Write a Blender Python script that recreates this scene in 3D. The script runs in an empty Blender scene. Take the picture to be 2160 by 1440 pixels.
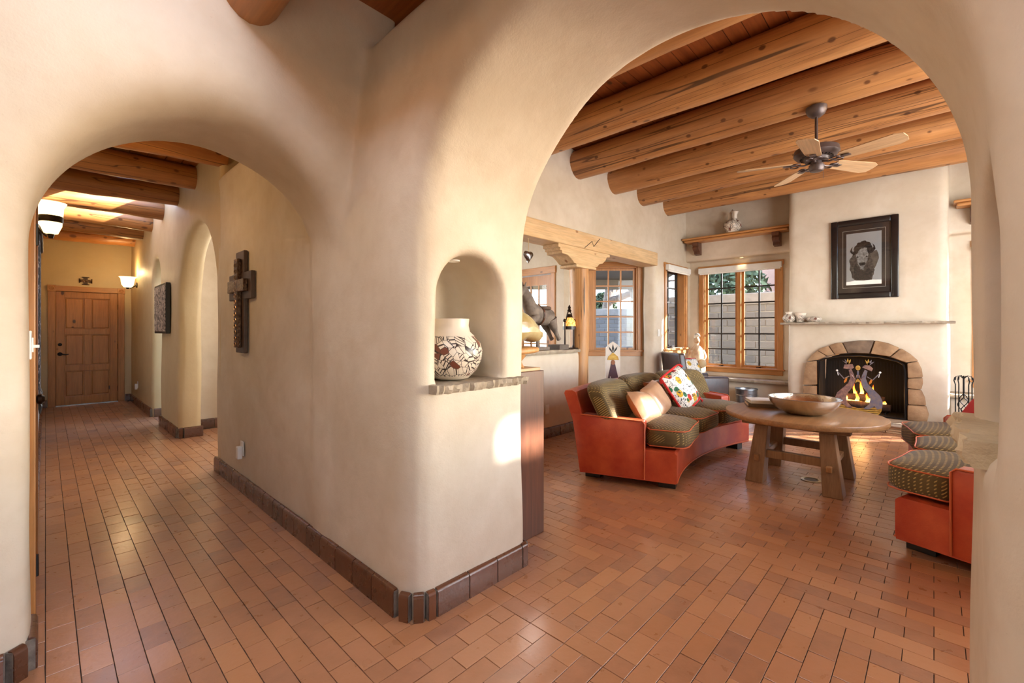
import bpy, bmesh, math, random
import numpy as np
from mathutils import Vector, Matrix, Euler
random.seed(7)
sc = bpy.context.scene
PI = math.pi
C = bpy.data.collections.new('scene'); sc.collection.children.link(C)

# ---------------------------------------------------------------- camera, sky, sun, large lights, exposure
TH = math.atan2(890, 936)                      # heading of the lens from +X
cam = bpy.data.objects.new('camera', bpy.data.cameras.new('camera')); C.objects.link(cam)
cam.location = (0, 0, 1.35)
cam.rotation_euler = (PI/2, 0, TH - PI/2)
cam.data.sensor_width = 36.0
cam.data.lens = 936/2160*36
cam.data.shift_y = -23/2160
cam.data.clip_start = 0.02
sc.camera = cam
sc.cycles.max_bounces = 7; sc.cycles.diffuse_bounces = 3; sc.cycles.glossy_bounces = 3; sc.cycles.transmission_bounces = 4; sc.cycles.caustics_reflective = False; sc.cycles.caustics_refractive = False
sc.view_settings.view_transform = 'Standard'
sc.view_settings.look = 'None'
sc.view_settings.gamma = 1.0
sc.view_settings.use_curve_mapping = False
sc.view_settings.exposure = 0.48
SUN = Vector((-1.0, 1.1, -0.69)).normalized()   # direction the sunlight travels
w = bpy.data.worlds.new('sky'); sc.world = w; w.use_nodes = True
nt = w.node_tree; bg = nt.nodes['Background']
sky = nt.nodes.new('ShaderNodeTexSky'); sky.sky_type = 'NISHITA'; sky.sun_disc = False
sky.sun_elevation = math.radians(25); sky.sun_rotation = math.atan2(1.0, -1.1)
sky.dust_density = 2.0; sky.altitude = 2000
nt.links.new(sky.outputs[0], bg.inputs[0]); bg.inputs[1].default_value = 1.25
def lamp(name, kind, loc, energy, color=(1,1,1), direction=None, **kw):
    d = bpy.data.lights.new(name, kind); d.energy = energy; d.color = color
    for k, v in kw.items(): setattr(d, k, v)
    o = bpy.data.objects.new(name, d); C.objects.link(o); o.location = loc
    if direction is not None: o.rotation_euler = Vector(direction).to_track_quat('-Z', 'Y').to_euler()
    return o
lamp('sun', 'SUN', (12, -6, 8), 27.0, (1, .96, .9), SUN, angle=math.radians(1.2))
# daylight through the foyer's own windows behind the camera and its skylight
lamp('foyer_window_light', 'AREA', (-.3, -2.85, 1.5), 5, (.95, .98, 1), (-.12, 1, .05), shape='RECTANGLE', size=1.2, size_y=1.2)
lamp('foyer_skylight_light', 'AREA', (.12, .9, 3.08), 25, (.97, .985, 1), (0, 0, -1), shape='RECTANGLE', size=.55, size_y=1.7)
# fill light added on the living room's unseen side; daylight through the dining bay
lamp('living_window_light', 'AREA', (5.2, -2.05, 1.9), 150, (.95, .975, 1), (.28, 1, .03), shape='RECTANGLE', size=3.6, size_y=2.2)
lamp('dining_window_light', 'AREA', (3.6, 6.9, 2.0), 90, (.94, .97, 1), (0, -1, 0), shape='RECTANGLE', size=2.4, size_y=1.8)
lamp('side_room_window_light', 'AREA', (3.3, 6.0, 2.0), 26, (1, .98, .96), (-1, .25, -.05), shape='RECTANGLE', size=1.2, size_y=1.6)
lamp('hall_skylight_light', 'AREA', (.55, 7.9, 3.19), 3.5, (1, .97, .93), (0, 0, -1), shape='RECTANGLE', size=.5, size_y=1.2)

# ---------------------------------------------------------------- helpers
def link(o, parent=None):
    C.objects.link(o)
    if parent is not None: o.parent = parent
    return o
def tag(o, label=None, cat=None, group=None, kind=None):
    if label: o['label'] = label
    if cat: o['category'] = cat
    if group: o['group'] = group
    if kind: o['kind'] = kind
    return o
def thing(name, label=None, cat=None, loc=(0, 0, 0), rz=0, group=None, kind=None):
    o = bpy.data.objects.new(name, None); C.objects.link(o)
    o.location = loc; o.rotation_euler = (0, 0, rz); o.empty_display_size = .05
    return tag(o, label, cat, group, kind)
def copy_tree(o, parent=None):
    c = o.copy(); C.objects.link(c); c.parent = parent
    for ch in [k for k in bpy.data.objects if k.parent == o]: copy_tree(ch, c)
    return c
class MB:
    """collects shapes; build() links them as ONE mesh object"""
    def __init__(s): s.v = []; s.f = []
    def add(s, v, f):
        n = len(s.v); s.v += [tuple(p) for p in v]; s.f += [tuple(i+n for i in q) for q in f]; return s
    def xf(s, M):
        s.v = [tuple(M @ Vector(p)) for p in s.v]; return s
    def box(s, c, d, rot=None):
        x, y, z = d[0]/2, d[1]/2, d[2]/2
        v = [Vector((a*x, b*y, e*z)) for e in (-1, 1) for b in (-1, 1) for a in (-1, 1)]
        if rot is not None:
            R = Euler(rot).to_matrix(); v = [R @ p for p in v]
        c = Vector(c)
        return s.add([p + c for p in v], [(0,2,3,1),(4,5,7,6),(0,1,5,4),(2,6,7,3),(0,4,6,2),(1,3,7,5)])
    def bb(s, lo, hi):
        return s.box([(a+b)/2 for a, b in zip(lo, hi)], [b-a for a, b in zip(lo, hi)])
    def hexa(s, v8):      # bottom 4 ccw then top 4 ccw
        return s.add(v8, [(3,2,1,0),(4,5,6,7),(0,1,5,4),(1,2,6,5),(2,3,7,6),(3,0,4,7)])
    def tube(s, pts, r, n=8, cap=True):
        pts = [Vector(p) for p in pts]; k = len(pts)
        rr = r if isinstance(r, (list, tuple)) else [r]*k
        V = []; up = None
        for i, p in enumerate(pts):
            t = (pts[min(i+1, k-1)] - pts[max(i-1, 0)])
            t = t.normalized() if t.length > 1e-9 else Vector((0, 0, 1))
            if up is None:
                up = Vector((0, 0, 1)) if abs(t.z) < .9 else Vector((1, 0, 0))
            a = t.cross(up)
            if a.length < 1e-6: a = t.cross(Vector((0, 1, 0)))
            a.normalize(); b = a.cross(t).normalized(); up = b
            for j in range(n):
                an = 2*PI*j/n
                V.append(p + (a*math.cos(an) + b*math.sin(an))*rr[i])
        Fc = [(i*n+j, i*n+(j+1) % n, (i+1)*n+(j+1) % n, (i+1)*n+j) for i in range(k-1) for j in range(n)]
        if cap: Fc += [tuple(range(n))[::-1], tuple((k-1)*n+j for j in range(n))]
        return s.add(V, [q[::-1] for q in Fc])
    def lathe(s, prof, n=32, c=(0, 0, 0), sx=1, sy=1, cap=True):
        V = []; c = Vector(c)
        for r, z in prof:
            for j in range(n):
                a = 2*PI*j/n; V.append(c + Vector((r*math.cos(a)*sx, r*math.sin(a)*sy, z)))
        k = len(prof)
        Fc = [(i*n+j, i*n+(j+1) % n, (i+1)*n+(j+1) % n, (i+1)*n+j) for i in range(k-1) for j in range(n)]
        if cap and prof[0] != prof[-1]: Fc += [tuple(range(n))[::-1], tuple((k-1)*n+j for j in range(n))]
        return s.add(V, Fc)
    def prism(s, poly, d0, d1, ax=1):
        """polygon of (a,b) in the plane normal to axis ax, extruded d0..d1 along it"""
        def P(a, b, d): return {0: (d, a, b), 1: (a, d, b), 2: (a, b, d)}[ax]
        n = len(poly)
        V = [P(a, b, d0) for a, b in poly] + [P(a, b, d1) for a, b in poly]
        return s.add(V, [tuple(range(n)), tuple(range(2*n-1, n-1, -1))] + [(i, i+n, (i+1) % n+n, (i+1) % n) for i in range(n)])
    def puffy(s, half, p=4.0, n=8, fn=None):
        """superellipsoid cushion, optional map fn(Vector)->Vector"""
        idx = {}; V = []; Fc = []
        def vid(a):
            if a not in idx:
                q = [2*x/n-1 for x in a]
                L = sum(abs(x)**p for x in q)**(1/p)
                q = Vector([x/L*h for x, h in zip(q, half)])
                idx[a] = len(V); V.append(fn(q) if fn else q)
            return idx[a]
        for ax in range(3):
            for sd in (0, n):
                for i in range(n):
                    for j in range(n):
                        def mk(i, j):
                            a = [0, 0, 0]; a[ax] = sd; a[(ax+1) % 3] = i; a[(ax+2) % 3] = j; return tuple(a)
                        q = [vid(mk(i, j)), vid(mk(i+1, j)), vid(mk(i+1, j+1)), vid(mk(i, j+1))]
                        Fc.append(q if sd else q[::-1])
        return s.add(V, Fc)
    def sphere(s, c, r, n=12, m=8):
        r = r if isinstance(r, (tuple, list)) else (r, r, r)
        prof = [(math.sin(PI*i/m), -math.cos(PI*i/m)) for i in range(m+1)]
        prof[0] = (.02, -1); prof[-1] = (.02, 1)
        b = MB().lathe(prof, n)
        return s.add([(c[0]+v[0]*r[0], c[1]+v[1]*r[1], c[2]+v[2]*r[2]) for v in b.v], b.f)
    def mesh(s, name, mat=None, smooth=None, bevel=0, bseg=2, fix=True):
        me = bpy.data.meshes.new(name); me.from_pydata(s.v, [], s.f)
        bm = bmesh.new(); bm.from_mesh(me)
        if fix: bmesh.ops.recalc_face_normals(bm, faces=bm.faces)
        if bevel:
            es = [e for e in bm.edges if len(e.link_faces) == 2 and e.calc_face_angle(0) > .5]
            bmesh.ops.bevel(bm, geom=es, offset=bevel, segments=bseg, affect='EDGES', profile=.5, clamp_overlap=True)
        bm.to_mesh(me); bm.free()
        if smooth is not None:
            me.shade_smooth(); me.set_sharp_from_angle(angle=math.radians(smooth))
        if mat is not None: me.materials.append(mat)
        return me
    def build(s, name, mat, parent=None, smooth=None, bevel=0, bseg=2, fix=True):
        return link(bpy.data.objects.new(name, s.mesh(name, mat, smooth, bevel, bseg, fix)), parent)
def obj(name, me, parent=None, loc=(0, 0, 0), rot=(0, 0, 0)):
    o = link(bpy.data.objects.new(name, me), parent); o.location = loc; o.rotation_euler = rot; return o

# ---------------------------------------------------------------- materials
def lin(r, g, b):
    f = lambda c: c/12.92 if c <= .04045 else ((c+.055)/1.055)**2.4
    return (f(r/255), f(g/255), f(b/255), 1)
class NT:
    def __init__(s, name):
        s.m = bpy.data.materials.new(name); s.m.use_nodes = True
        s.t = s.m.node_tree; s.b = s.t.nodes['Principled BSDF']; s.out = s.t.nodes['Material Output']
    def n(s, typ, inp=None, **kw):
        x = s.t.nodes.new('ShaderNode' + typ)
        for k, v in kw.items(): setattr(x, k, v)
        for k, v in (inp or {}).items():
            if isinstance(v, bpy.types.NodeSocket): s.t.links.new(v, x.inputs[k])
            else: x.inputs[k].default_value = v
        return x
    def math(s, op, a, b=0.0, c=0.0): return s.n('Math', {0: a, 1: b, 2: c}, operation=op).outputs[0]
    def mix(s, f, a, b, mode='MIX'):
        x = s.t.nodes.new('ShaderNodeMix'); x.data_type = 'RGBA'; x.blend_type = mode
        for i, v in ((0, f), (6, a), (7, b)):
            if isinstance(v, bpy.types.NodeSocket): s.t.links.new(v, x.inputs[i])
            else: x.inputs[i].default_value = v
        return x.outputs[2]
    def ramp(s, f, stops, interp='LINEAR'):
        x = s.n('ValToRGB', {0: f}); cr = x.color_ramp; cr.interpolation = interp
        while len(cr.elements) < len(stops): cr.elements.new(.5)
        for e, (p, c) in zip(cr.elements, stops): e.position = p; e.color = c if len(c) == 4 else (*c, 1)
        return x.outputs[0]
    def coord(s, scale=(1, 1, 1), kind='Object', jitter=0):
        tc = s.n('TexCoord').outputs[kind]
        if jitter:
            r = s.n('ObjectInfo').outputs['Random']
            tc = s.n('VectorMath', {0: tc, 1: s.n('CombineXYZ', {0: s.math('MULTIPLY', r, jitter), 1: s.math('MULTIPLY', r, jitter*1.7), 2: s.math('MULTIPLY', r, jitter*.6)}).outputs[0]}, operation='ADD').outputs[0]
        return s.n('Mapping', {0: tc, 3: scale}).outputs[0]
    def noise(s, vec, scale, detail=4, rough=.55, dist=0): return s.n('TexNoise', {'Vector': vec, 'Scale': scale, 'Detail': detail, 'Roughness': rough, 'Distortion': dist}).outputs[0]
    def bump(s, h, strength, dist=.01):
        x = s.n('Bump', {'Height': h, 'Strength': strength, 'Distance': dist}); s.t.links.new(x.outputs[0], s.b.inputs['Normal'])
    def set(s, **kw):
        for k, v in kw.items():
            k = {'base': 'Base Color', 'rough': 'Roughness', 'metal': 'Metallic', 'spec': 'Specular IOR Level', 'coat': 'Coat Weight', 'sheen': 'Sheen Weight', 'emit': 'Emission Color', 'estr': 'Emission Strength', 'sub': 'Subsurface Weight'}.get(k, k)
            if isinstance(v, bpy.types.NodeSocket): s.t.links.new(v, s.b.inputs[k])
            else: s.b.inputs[k].default_value = v
        return s
def plain(name, col, rough=.5, metal=0.0, col2=None, ns=6, bump=0, bs=60, spec=.5, coat=0, stretch=(1, 1, 1), jitter=5):
    t = NT(name); v = t.coord(stretch, jitter=jitter)
    if col2 is not None: t.set(base=t.ramp(t.noise(v, ns, 5), [(.35, lin(*col)), (.68, lin(*col2))]))
    else: t.set(base=t.ramp(t.noise(v, ns, 3), [(.2, tuple(x*.9 for x in lin(*col)[:3])), (.8, tuple(min(1, x*1.08) for x in lin(*col)[:3]))]))
    t.set(rough=rough, metal=metal, spec=spec, coat=coat)
    if bump: t.bump(t.noise(v, bs, 4), bump)
    return t.m
def wood(name, light, dark, axis=1, scale=1.0, rough=.5, knots=(84, 46, 20), knot_amt=1.0, coat=0, bump=.12, cracks=False):
    t = NT(name); st = [9.0, 9.0, 9.0]; st[axis] = .7
    v = t.coord([x*scale for x in st], jitter=23)
    g = t.noise(v, 1.0, 6, .62, .6)
    fine = t.noise(t.coord([x*scale*4 for x in st], jitter=9), 1.6, 3)
    base = t.ramp(g, [(.28, lin(*dark)), (.5, tuple((a+b)/2 for a, b in zip(lin(*light), lin(*dark)))), (.72, lin(*light))])
    base = t.mix(t.ramp(fine, [(.35, (.82,)*3), (.65, (1.04,)*3)]), (0, 0, 0, 1), base)
    ks = [4.2, 4.2, 4.2]; ks[axis] = 2.4
    vo = t.n('TexVoronoi', {'Vector': t.coord([x*scale for x in ks], jitter=31), 'Scale': 1.0, 'Randomness': 1.0}).outputs['Distance']
    k = t.ramp(vo, [(0.0, (1, 1, 1)), (.07, (.9,)*3), (.11, (0, 0, 0))])
    base = t.mix(t.math('MULTIPLY', k, knot_amt), base, lin(*knots))
    if cracks:
        k2 = [7.0, 7.0, 7.0]; k2[axis] = 5.0
        v2 = t.n('TexVoronoi', {'Vector': t.coord(k2, jitter=17), 'Scale': 1.0, 'Randomness': 1.0}).outputs['Distance']
        base = t.mix(t.ramp(v2, [(.10, (.85,)*3), (.16, (0,)*3)]), base, lin(*knots))
        cs = [4.0, 4.0, 4.0]; cs[axis] = .05
        cn = t.noise(t.coord([x*scale for x in cs], jitter=13), 2.4, 2, .5, .3)
        cl = t.ramp(t.math('ABSOLUTE', t.math('SUBTRACT', cn, .5)), [(.004, (1,)*3), (.010, (0,)*3)])
        base = t.mix(t.math('MULTIPLY', cl, .8), base, lin(58, 32, 16))
        big = t.noise(t.coord([1.6, 1.6, 1.6], jitter=41), 1.0, 3)
        base = t.mix(t.math('MULTIPLY', t.ramp(big, [(.45, (0,)*3), (.7, (1,)*3)]), .4), base, lin(*dark))
    t.set(base=base, rough=t.math('MULTIPLY_ADD', fine, .12, rough-.06), coat=coat)
    t.b.inputs['Coat Roughness'].default_value = .25
    if bump: t.bump(g, bump, .01)
    return t.m
MAT = {}
def plaster(name, a, b, grime=.05):
    t = NT(name); v = t.coord()
    n1 = t.noise(v, 1.3, 5, .6, .4); n2 = t.noise(v, 9, 4)
    base = t.ramp(n1, [(.3, lin(*a)), (.7, lin(*b))])
    base = t.mix(t.math('MULTIPLY', t.ramp(n2, [(.45, (0,)*3), (.75, (1,)*3)]), grime*2), base, lin(190, 165, 135))
    sp = t.ramp(t.noise(v, 70, 2, .7), [(.70, (0,)*3), (.78, (1,)*3)])
    base = t.mix(t.math('MULTIPLY', sp, .25), base, lin(170, 140, 110))
    t.set(base=base, rough=t.math('MULTIPLY_ADD', n2, .2, .42), spec=.35)
    h = t.math('ADD', t.math('MULTIPLY', t.noise(v, 4, 4), 1.0), t.math('MULTIPLY', t.noise(v, 130, 3), .10))
    t.bump(h, .32, .02)
    return t.m
MAT['plaster'] = plaster('plaster_cream', (203, 187, 164), (223, 209, 190), .10)
MAT['plaster_hall'] = plaster('plaster_ochre', (204, 180, 138), (214, 192, 152))
MAT['log'] = wood('peeled_log', (206, 148, 90), (158, 102, 56), axis=1, scale=.8, rough=.45, knot_amt=.9, coat=.1, cracks=True)
MAT['log_x'] = wood('peeled_log_cross', (196, 134, 72), (150, 92, 44), axis=0, scale=.8, rough=.45, knot_amt=.9, coat=.1, cracks=True)
MAT['pale_log'] = wood('pale_split_log', (226, 180, 124), (184, 126, 74), axis=1, scale=.8, rough=.5, knots=(120, 74, 40), cracks=True)
MAT['plank_x'] = wood('ceiling_plank_long', (170, 92, 44), (128, 64, 28), axis=0, rough=.5)
MAT['plank_y'] = wood('ceiling_plank_hall', (190, 112, 50), (150, 80, 34), axis=1, rough=.5)
MAT['trim_z'] = wood('pine_trim_upright', (204, 146, 86), (176, 114, 60), axis=2, rough=.4, coat=.15, knot_amt=.8)
MAT['trim_x'] = wood('pine_trim_level', (204, 146, 86), (176, 114, 60), axis=0, rough=.4, coat=.15, knot_amt=.8)
MAT['trim_y'] = wood('pine_trim_cross', (204, 146, 86), (176, 114, 60), axis=1, rough=.4, coat=.15, knot_amt=.8)
MAT['pale_x'] = wood('pale_pine_beam', (228, 196, 152), (208, 168, 120), axis=0, rough=.55, knots=(150, 100, 60))
MAT['pale_z'] = wood('pale_pine_post', (222, 172, 112), (190, 130, 72), axis=2, rough=.5, knots=(130, 80, 44))
MAT['door'] = wood('knotty_pine_door', (204, 140, 70), (172, 106, 46), axis=2, rough=.38, coat=.2, knots=(60, 28, 10))
MAT['oak'] = wood('oak_table', (178, 132, 86), (138, 94, 54), axis=0, rough=.35, coat=.3, knot_amt=0, scale=1.4)
MAT['oak_z'] = wood('oak_table_leg', (164, 126, 90), (128, 92, 60), axis=2, rough=.45, coat=.1, knot_amt=0, scale=1.4)
MAT['walnut'] = wood('dark_walnut', (112, 66, 40), (70, 38, 22), axis=2, rough=.4, coat=.2, knot_amt=0, scale=1.3)
MAT['black_wood'] = plain('black_wood', (30, 24, 20), .4)
MAT['leather'] = plain('red_leather', (172, 54, 30), .33, col2=(206, 92, 54), ns=4.5, bump=.12, bs=130, spec=.6)
MAT['buff'] = plain('buff_ledge_stone', (196, 176, 142), .7, col2=(218, 200, 166), ns=8, bump=.6, bs=34)
MAT['leather_dark'] = plain('brown_leather', (62, 48, 44), .35, col2=(84, 66, 60), ns=5, bump=.1, bs=120)
MAT['leather_tan'] = plain('tan_leather', (176, 128, 92), .32, col2=(200, 156, 120), ns=6, bump=.15, bs=40)
MAT['stone'] = plain('grey_flagstone', (150, 136, 118), .7, col2=(186, 170, 148), ns=9, bump=.6, bs=38)
MAT['sandstone'] = plain('buff_sandstone', (140, 106, 74), .7, col2=(178, 142, 104), ns=7, bump=.5, bs=30, jitter=20)
MAT['sooty'] = plain('soot_darkened_sandstone', (92, 74, 60), .75, col2=(130, 106, 84), ns=6, bump=.5, bs=30, jitter=20)
MAT['iron'] = plain('black_iron', (28, 27, 28), .45, .6)
MAT['bronze'] = plain('oiled_bronze', (58, 46, 38), .35, .8)
MAT['steel'] = plain('galvanised_steel', (150, 155, 160), .35, .9, col2=(190, 194, 198), ns=14)
MAT['white'] = plain('white_plastic', (236, 232, 224), .4)
MAT['blind'] = plain('white_blind', (238, 236, 230), .6)
MAT['black'] = plain('sash_black', (38, 36, 36), .4)
MAT['floor_grout'] = plain('dark_grout', (62, 50, 44), .9, col2=(88, 74, 66), ns=20)
MAT['grout'] = plain('grey_grout', (104, 92, 82), .85, col2=(140, 128, 116), ns=20, bump=.3)
MAT['soot'] = plain('firebox_soot', (22, 19, 18), .9)
def brick_mat(name, cols, rough=.3, bumpy=.25, tint=(196, 136, 96), coat=0):
    t = NT(name); geo = t.n('NewGeometry')
    isl = geo.outputs['Random Per Island']; orr = t.n('ObjectInfo').outputs['Random']
    r = t.math('FRACT', t.math('ADD', isl, t.math('MULTIPLY', orr, 7.31)))
    base = t.ramp(r, [(i/(len(cols)-1), lin(*c)) for i, c in enumerate(cols)])
    tc = geo.outputs['Position']
    n = t.noise(tc, 14, 4); f = t.noise(tc, 90, 3, .7)
    base = t.mix(t.math('MULTIPLY', t.ramp(n, [(.4, (0,)*3), (.7, (1,)*3)]), .35), base, lin(*tint))
    pit = t.ramp(f, [(.68, (0,)*3), (.76, (1,)*3)])
    base = t.mix(t.math('MULTIPLY', pit, .55), base, lin(80, 44, 28))
    t.set(base=base, rough=t.math('MULTIPLY_ADD', n, .22, rough-.1), spec=.5, coat=coat)
    t.b.inputs['Coat Roughness'].default_value = .2
    drag = t.noise(t.n('Mapping', {0: tc, 3: (1, 1, 1), 2: (0, 0, .35)}).outputs[0], 45, 3)
    t.bump(t.math('ADD', t.math('MULTIPLY', t.noise(tc, 9, 3), 1.2), t.math('MULTIPLY', drag, .35)), bumpy, .012)
    return t.m
MAT['brick'] = brick_mat('clay_brick_floor', [(174, 121, 84), (186, 131, 92), (166, 115, 84), (192, 137, 96), (178, 123, 84), (154, 110, 86), (186, 131, 94)], rough=.30, coat=.6, tint=(194, 136, 100))
MAT['base_tile'] = brick_mat('glazed_base_tile', [(92, 56, 36), (108, 68, 44), (82, 50, 34), (116, 70, 44)], rough=.28, bumpy=.2, tint=(104, 66, 44))
MAT['garden_brick'] = brick_mat('grey_garden_brick', [(108, 102, 96), (124, 116, 108), (98, 94, 90)], rough=.8, bumpy=.4, tint=(116, 110, 104))
def glass_mat():
    t = NT('window_glass')
    tr = t.n('BsdfTransparent', {0: (.95, .97, .98, 1)}); gl = t.n('BsdfGlossy', {0: (1, 1, 1, 1), 1: .02})
    fr = t.n('Fresnel', {0: 1.45})
    mx = t.n('MixShader', {0: fr.outputs[0], 1: tr.outputs[0], 2: gl.outputs[0]})
    t.t.links.new(mx.outputs[0], t.out.inputs[0]); return t.m
MAT['glass'] = glass_mat()
def emit(name, col, strength):
    t = NT(name); t.set(base=lin(*col), emit=lin(*col), estr=strength); return t.m
# ---------------------------------------------------------------- soft plaster walls from distance fields
def smax(a, b, k):
    h = np.maximum(k-np.abs(a-b), 0)/k
    return np.maximum(a, b)+h*h*k*.25
def smin(a, b, k): return -smax(-a, -b, k)
def inter(*a):
    r = a[0]
    for x in a[1:]: r = np.maximum(r, x)
    return r
def nets(fn, lo, hi, h):
    n = [int(math.ceil((b-a)/h))+1 for a, b in zip(lo, hi)]
    X, Y, Z = np.ogrid[0:n[0], 0:n[1], 0:n[2]]
    X = (lo[0]+X*h).astype(np.float32); Y = (lo[1]+Y*h).astype(np.float32); Z = (lo[2]+Z*h).astype(np.float32)
    S = np.broadcast_to(fn(X, Y, Z), n).astype(np.float32)
    S = S + .003*(np.sin(X*3.1+Y*1.7)*np.sin(Z*2.9+Y*2.3+1)+np.sin(X*7.3-Z*5.1+Y*6.2))
    S[0], S[-1] = 1, 1; S[:, 0], S[:, -1] = 1, 1; S[:, :, 0], S[:, :, -1] = 1, 1
    ins = S < 0
    cs = [(a, b, c) for a in (0, 1) for b in (0, 1) for c in (0, 1)]
    m = [k-1 for k in n]
    sub = lambda A, a, b, c: A[a:a+m[0], b:b+m[1], c:c+m[2]]
    cnt = sum(sub(ins, *c).astype(np.int8) for c in cs)
    act = (cnt > 0) & (cnt < 8)
    I = np.argwhere(act); N = len(I)
    vid = -np.ones(m, np.int32); vid[act] = np.arange(N)
    val = {c: S[I[:, 0]+c[0], I[:, 1]+c[1], I[:, 2]+c[2]] for c in cs}
    acc = np.zeros((N, 3), np.float32); w = np.zeros(N, np.float32)
    for a in cs:
        for ax in range(3):
            if a[ax]: continue
            b = list(a); b[ax] = 1; b = tuple(b)
            va, vb = val[a], val[b]; cr = (va < 0) != (vb < 0)
            t = np.where(cr, va/np.where(cr, va-vb, 1), 0)
            p = np.tile(np.array(a, np.float32), (N, 1)); p[:, ax] = t
            acc += p*cr[:, None]; w += cr
    V = (I + acc/w[:, None])*h + np.array(lo)
    F = []
    for ax in range(3):
        s0 = [slice(None)]*3; s1 = [slice(None)]*3; s0[ax] = slice(0, -1); s1[ax] = slice(1, None)
        A, B = ins[tuple(s0)], ins[tuple(s1)]
        e = np.argwhere(A != B); u, v = (ax+1) % 3, (ax+2) % 3
        ok = (e[:, u] > 0) & (e[:, v] > 0) & (e[:, u] < n[u]-1) & (e[:, v] < n[v]-1); e = e[ok]
        q = []
        for du, dv in ((1, 1), (0, 1), (0, 0), (1, 0)):
            c = e.copy(); c[:, u] -= du; c[:, v] -= dv; q.append(vid[c[:, 0], c[:, 1], c[:, 2]])
        q = np.stack(q, 1); fl = ~A[e[:, 0], e[:, 1], e[:, 2]]
        q[fl] = q[fl][:, ::-1]; F.append(q)
    return V, np.concatenate(F)
def sdf_obj(name, fn, lo, hi, h, mat):
    V, F = nets(fn, lo, hi, h)
    me = bpy.data.meshes.new(name)
    me.vertices.add(len(V)); me.vertices.foreach_set('co', V.astype(np.float32).ravel())
    me.loops.add(F.size); me.loops.foreach_set('vertex_index', F.astype(np.int32).ravel())
    me.polygons.add(len(F)); me.polygons.foreach_set('loop_start', np.arange(0, F.size, 4, dtype=np.int32))
    me.update(calc_edges=True); me.validate()
    me.shade_smooth(); me.materials.append(mat)
    o = link(bpy.data.objects.new(name, me)); o['kind'] = 'structure'; return o
def tomb(u, z, c, r, zc):      # arched opening in 2D: straight jambs, round head
    return np.sqrt((u-c)**2+np.maximum(z-zc, 0)**2)-r

AR = dict(y=.82, r=.9, zc=1.733, x0=1.15, x1=1.92)
def foyer(X, Y, Z):
    face = AR['x0'] + .30*np.clip((Z-2.82)/.06, 0, 1)
    W = inter(face-X, X-AR['x1'], Y-5.085)
    back = .5+.5*np.tanh((X-1.5)*6)
    W = smax(W, Y-5.085, .06)
    A = tomb(Y, Z, AR['y'], AR['r'], AR['zc'])
    W = smax(W, -A, .05+.11*(1-back))
    for yf, sg, dep in ((1.72, 1, .34), (-.08, -1, .30)):
        N2 = tomb(X, Z, 1.52, .2135, 1.527)
        N2 = smax(N2, 1.085-Z, .02)
        D = sg*(Y-yf)-dep; E = -sg*(Y-yf)-.2
        N = smax(smax(N2, D, .12), E, .02)
        W = smax(W, -N, .05)
    yf = 2.55-.052*Z*Z
    Hh = inter(yf-Y, Y-2.82, X-1.3, -.80-X)
    T = tomb(X, Z, .5525, .5975, 1.71)
    fr = .5+.5*np.tanh((Y-2.58)*10)
    Hh = smax(Hh, -T, .05+.13*(1-fr))
    return smin(W, Hh, .03)
sdf_obj('wall_foyer', foyer, (-.86, -2.2, -.1), (2.0, 5.2, 3.95), .025, MAT['plaster'])
def hallw(X, Y, Z):
    W = inter(1.15-X, X-1.40, Y-11.45, 4.9-Y)
    W = smax(W, -tomb(Y, Z, 5.96, .875, 1.66), .09)
    return smax(W, -tomb(Y, Z, 8.48, .36, 2.06), .07)
sdf_obj('wall_hall', hallw, (1.08, 4.8, -.1), (1.48, 11.52, 3.3), .03, MAT['plaster_hall'])
def livside(X, Y, Z):
    W = inter(3.53-Y, Y-3.75, X-8.95, 1.9-X)
    O = inter(np.abs(X-5.30)-2.0, Z-2.69)
    W = smax(W, -O, .08)
    half = inter(3.53-Y, Y-3.73, X-5.20, 2.0-X, Z-1.055)
    W = np.minimum(W, half)
    win = inter(np.abs(X-8.20)-.42, np.abs(Z-1.76)-.74)
    return smax(W, -win, .02)
sdf_obj('wall_living', livside, (1.85, 3.45, -.1), (9.05, 3.84, 3.95), .032, MAT['plaster'])
def firewall(X, Y, Z):
    W = np.maximum(8.67-X, 2.69-Z)
    R = 8.87-X
    W = smin(np.maximum(W, X-9.0), np.maximum(R, X-9.0), .02)
    W = np.maximum(smax(W, -1e3+0*X, .1), np.maximum(-3.8-Y, Y-3.75))
    for yc in (2.625, -1.105):
        win = inter(np.abs(Y-yc)-.635, np.abs(Z-1.59)-.92, 8.75-X)
        W = smax(W, -win, .02)
    wid = .925-.012*np.clip((Z-1.4)*8, 0, 1)
    Mm = smax(inter(8.15-X, X-8.95), np.abs(Y-.77)-wid, .10)
    tap = 1.03-(Y-.775)**2*.42
    F = smax(np.abs(Y-.775)-.515, Z-tap, .03)
    F = np.maximum(F, X-8.75)
    Mm = smax(Mm, -F, .02)
    return smin(W, Mm, .02)
sdf_obj('wall_fireplace', firewall, (8.05, -2.4, -.1), (9.06, 3.6, 3.95), .032, MAT['plaster'])

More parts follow.
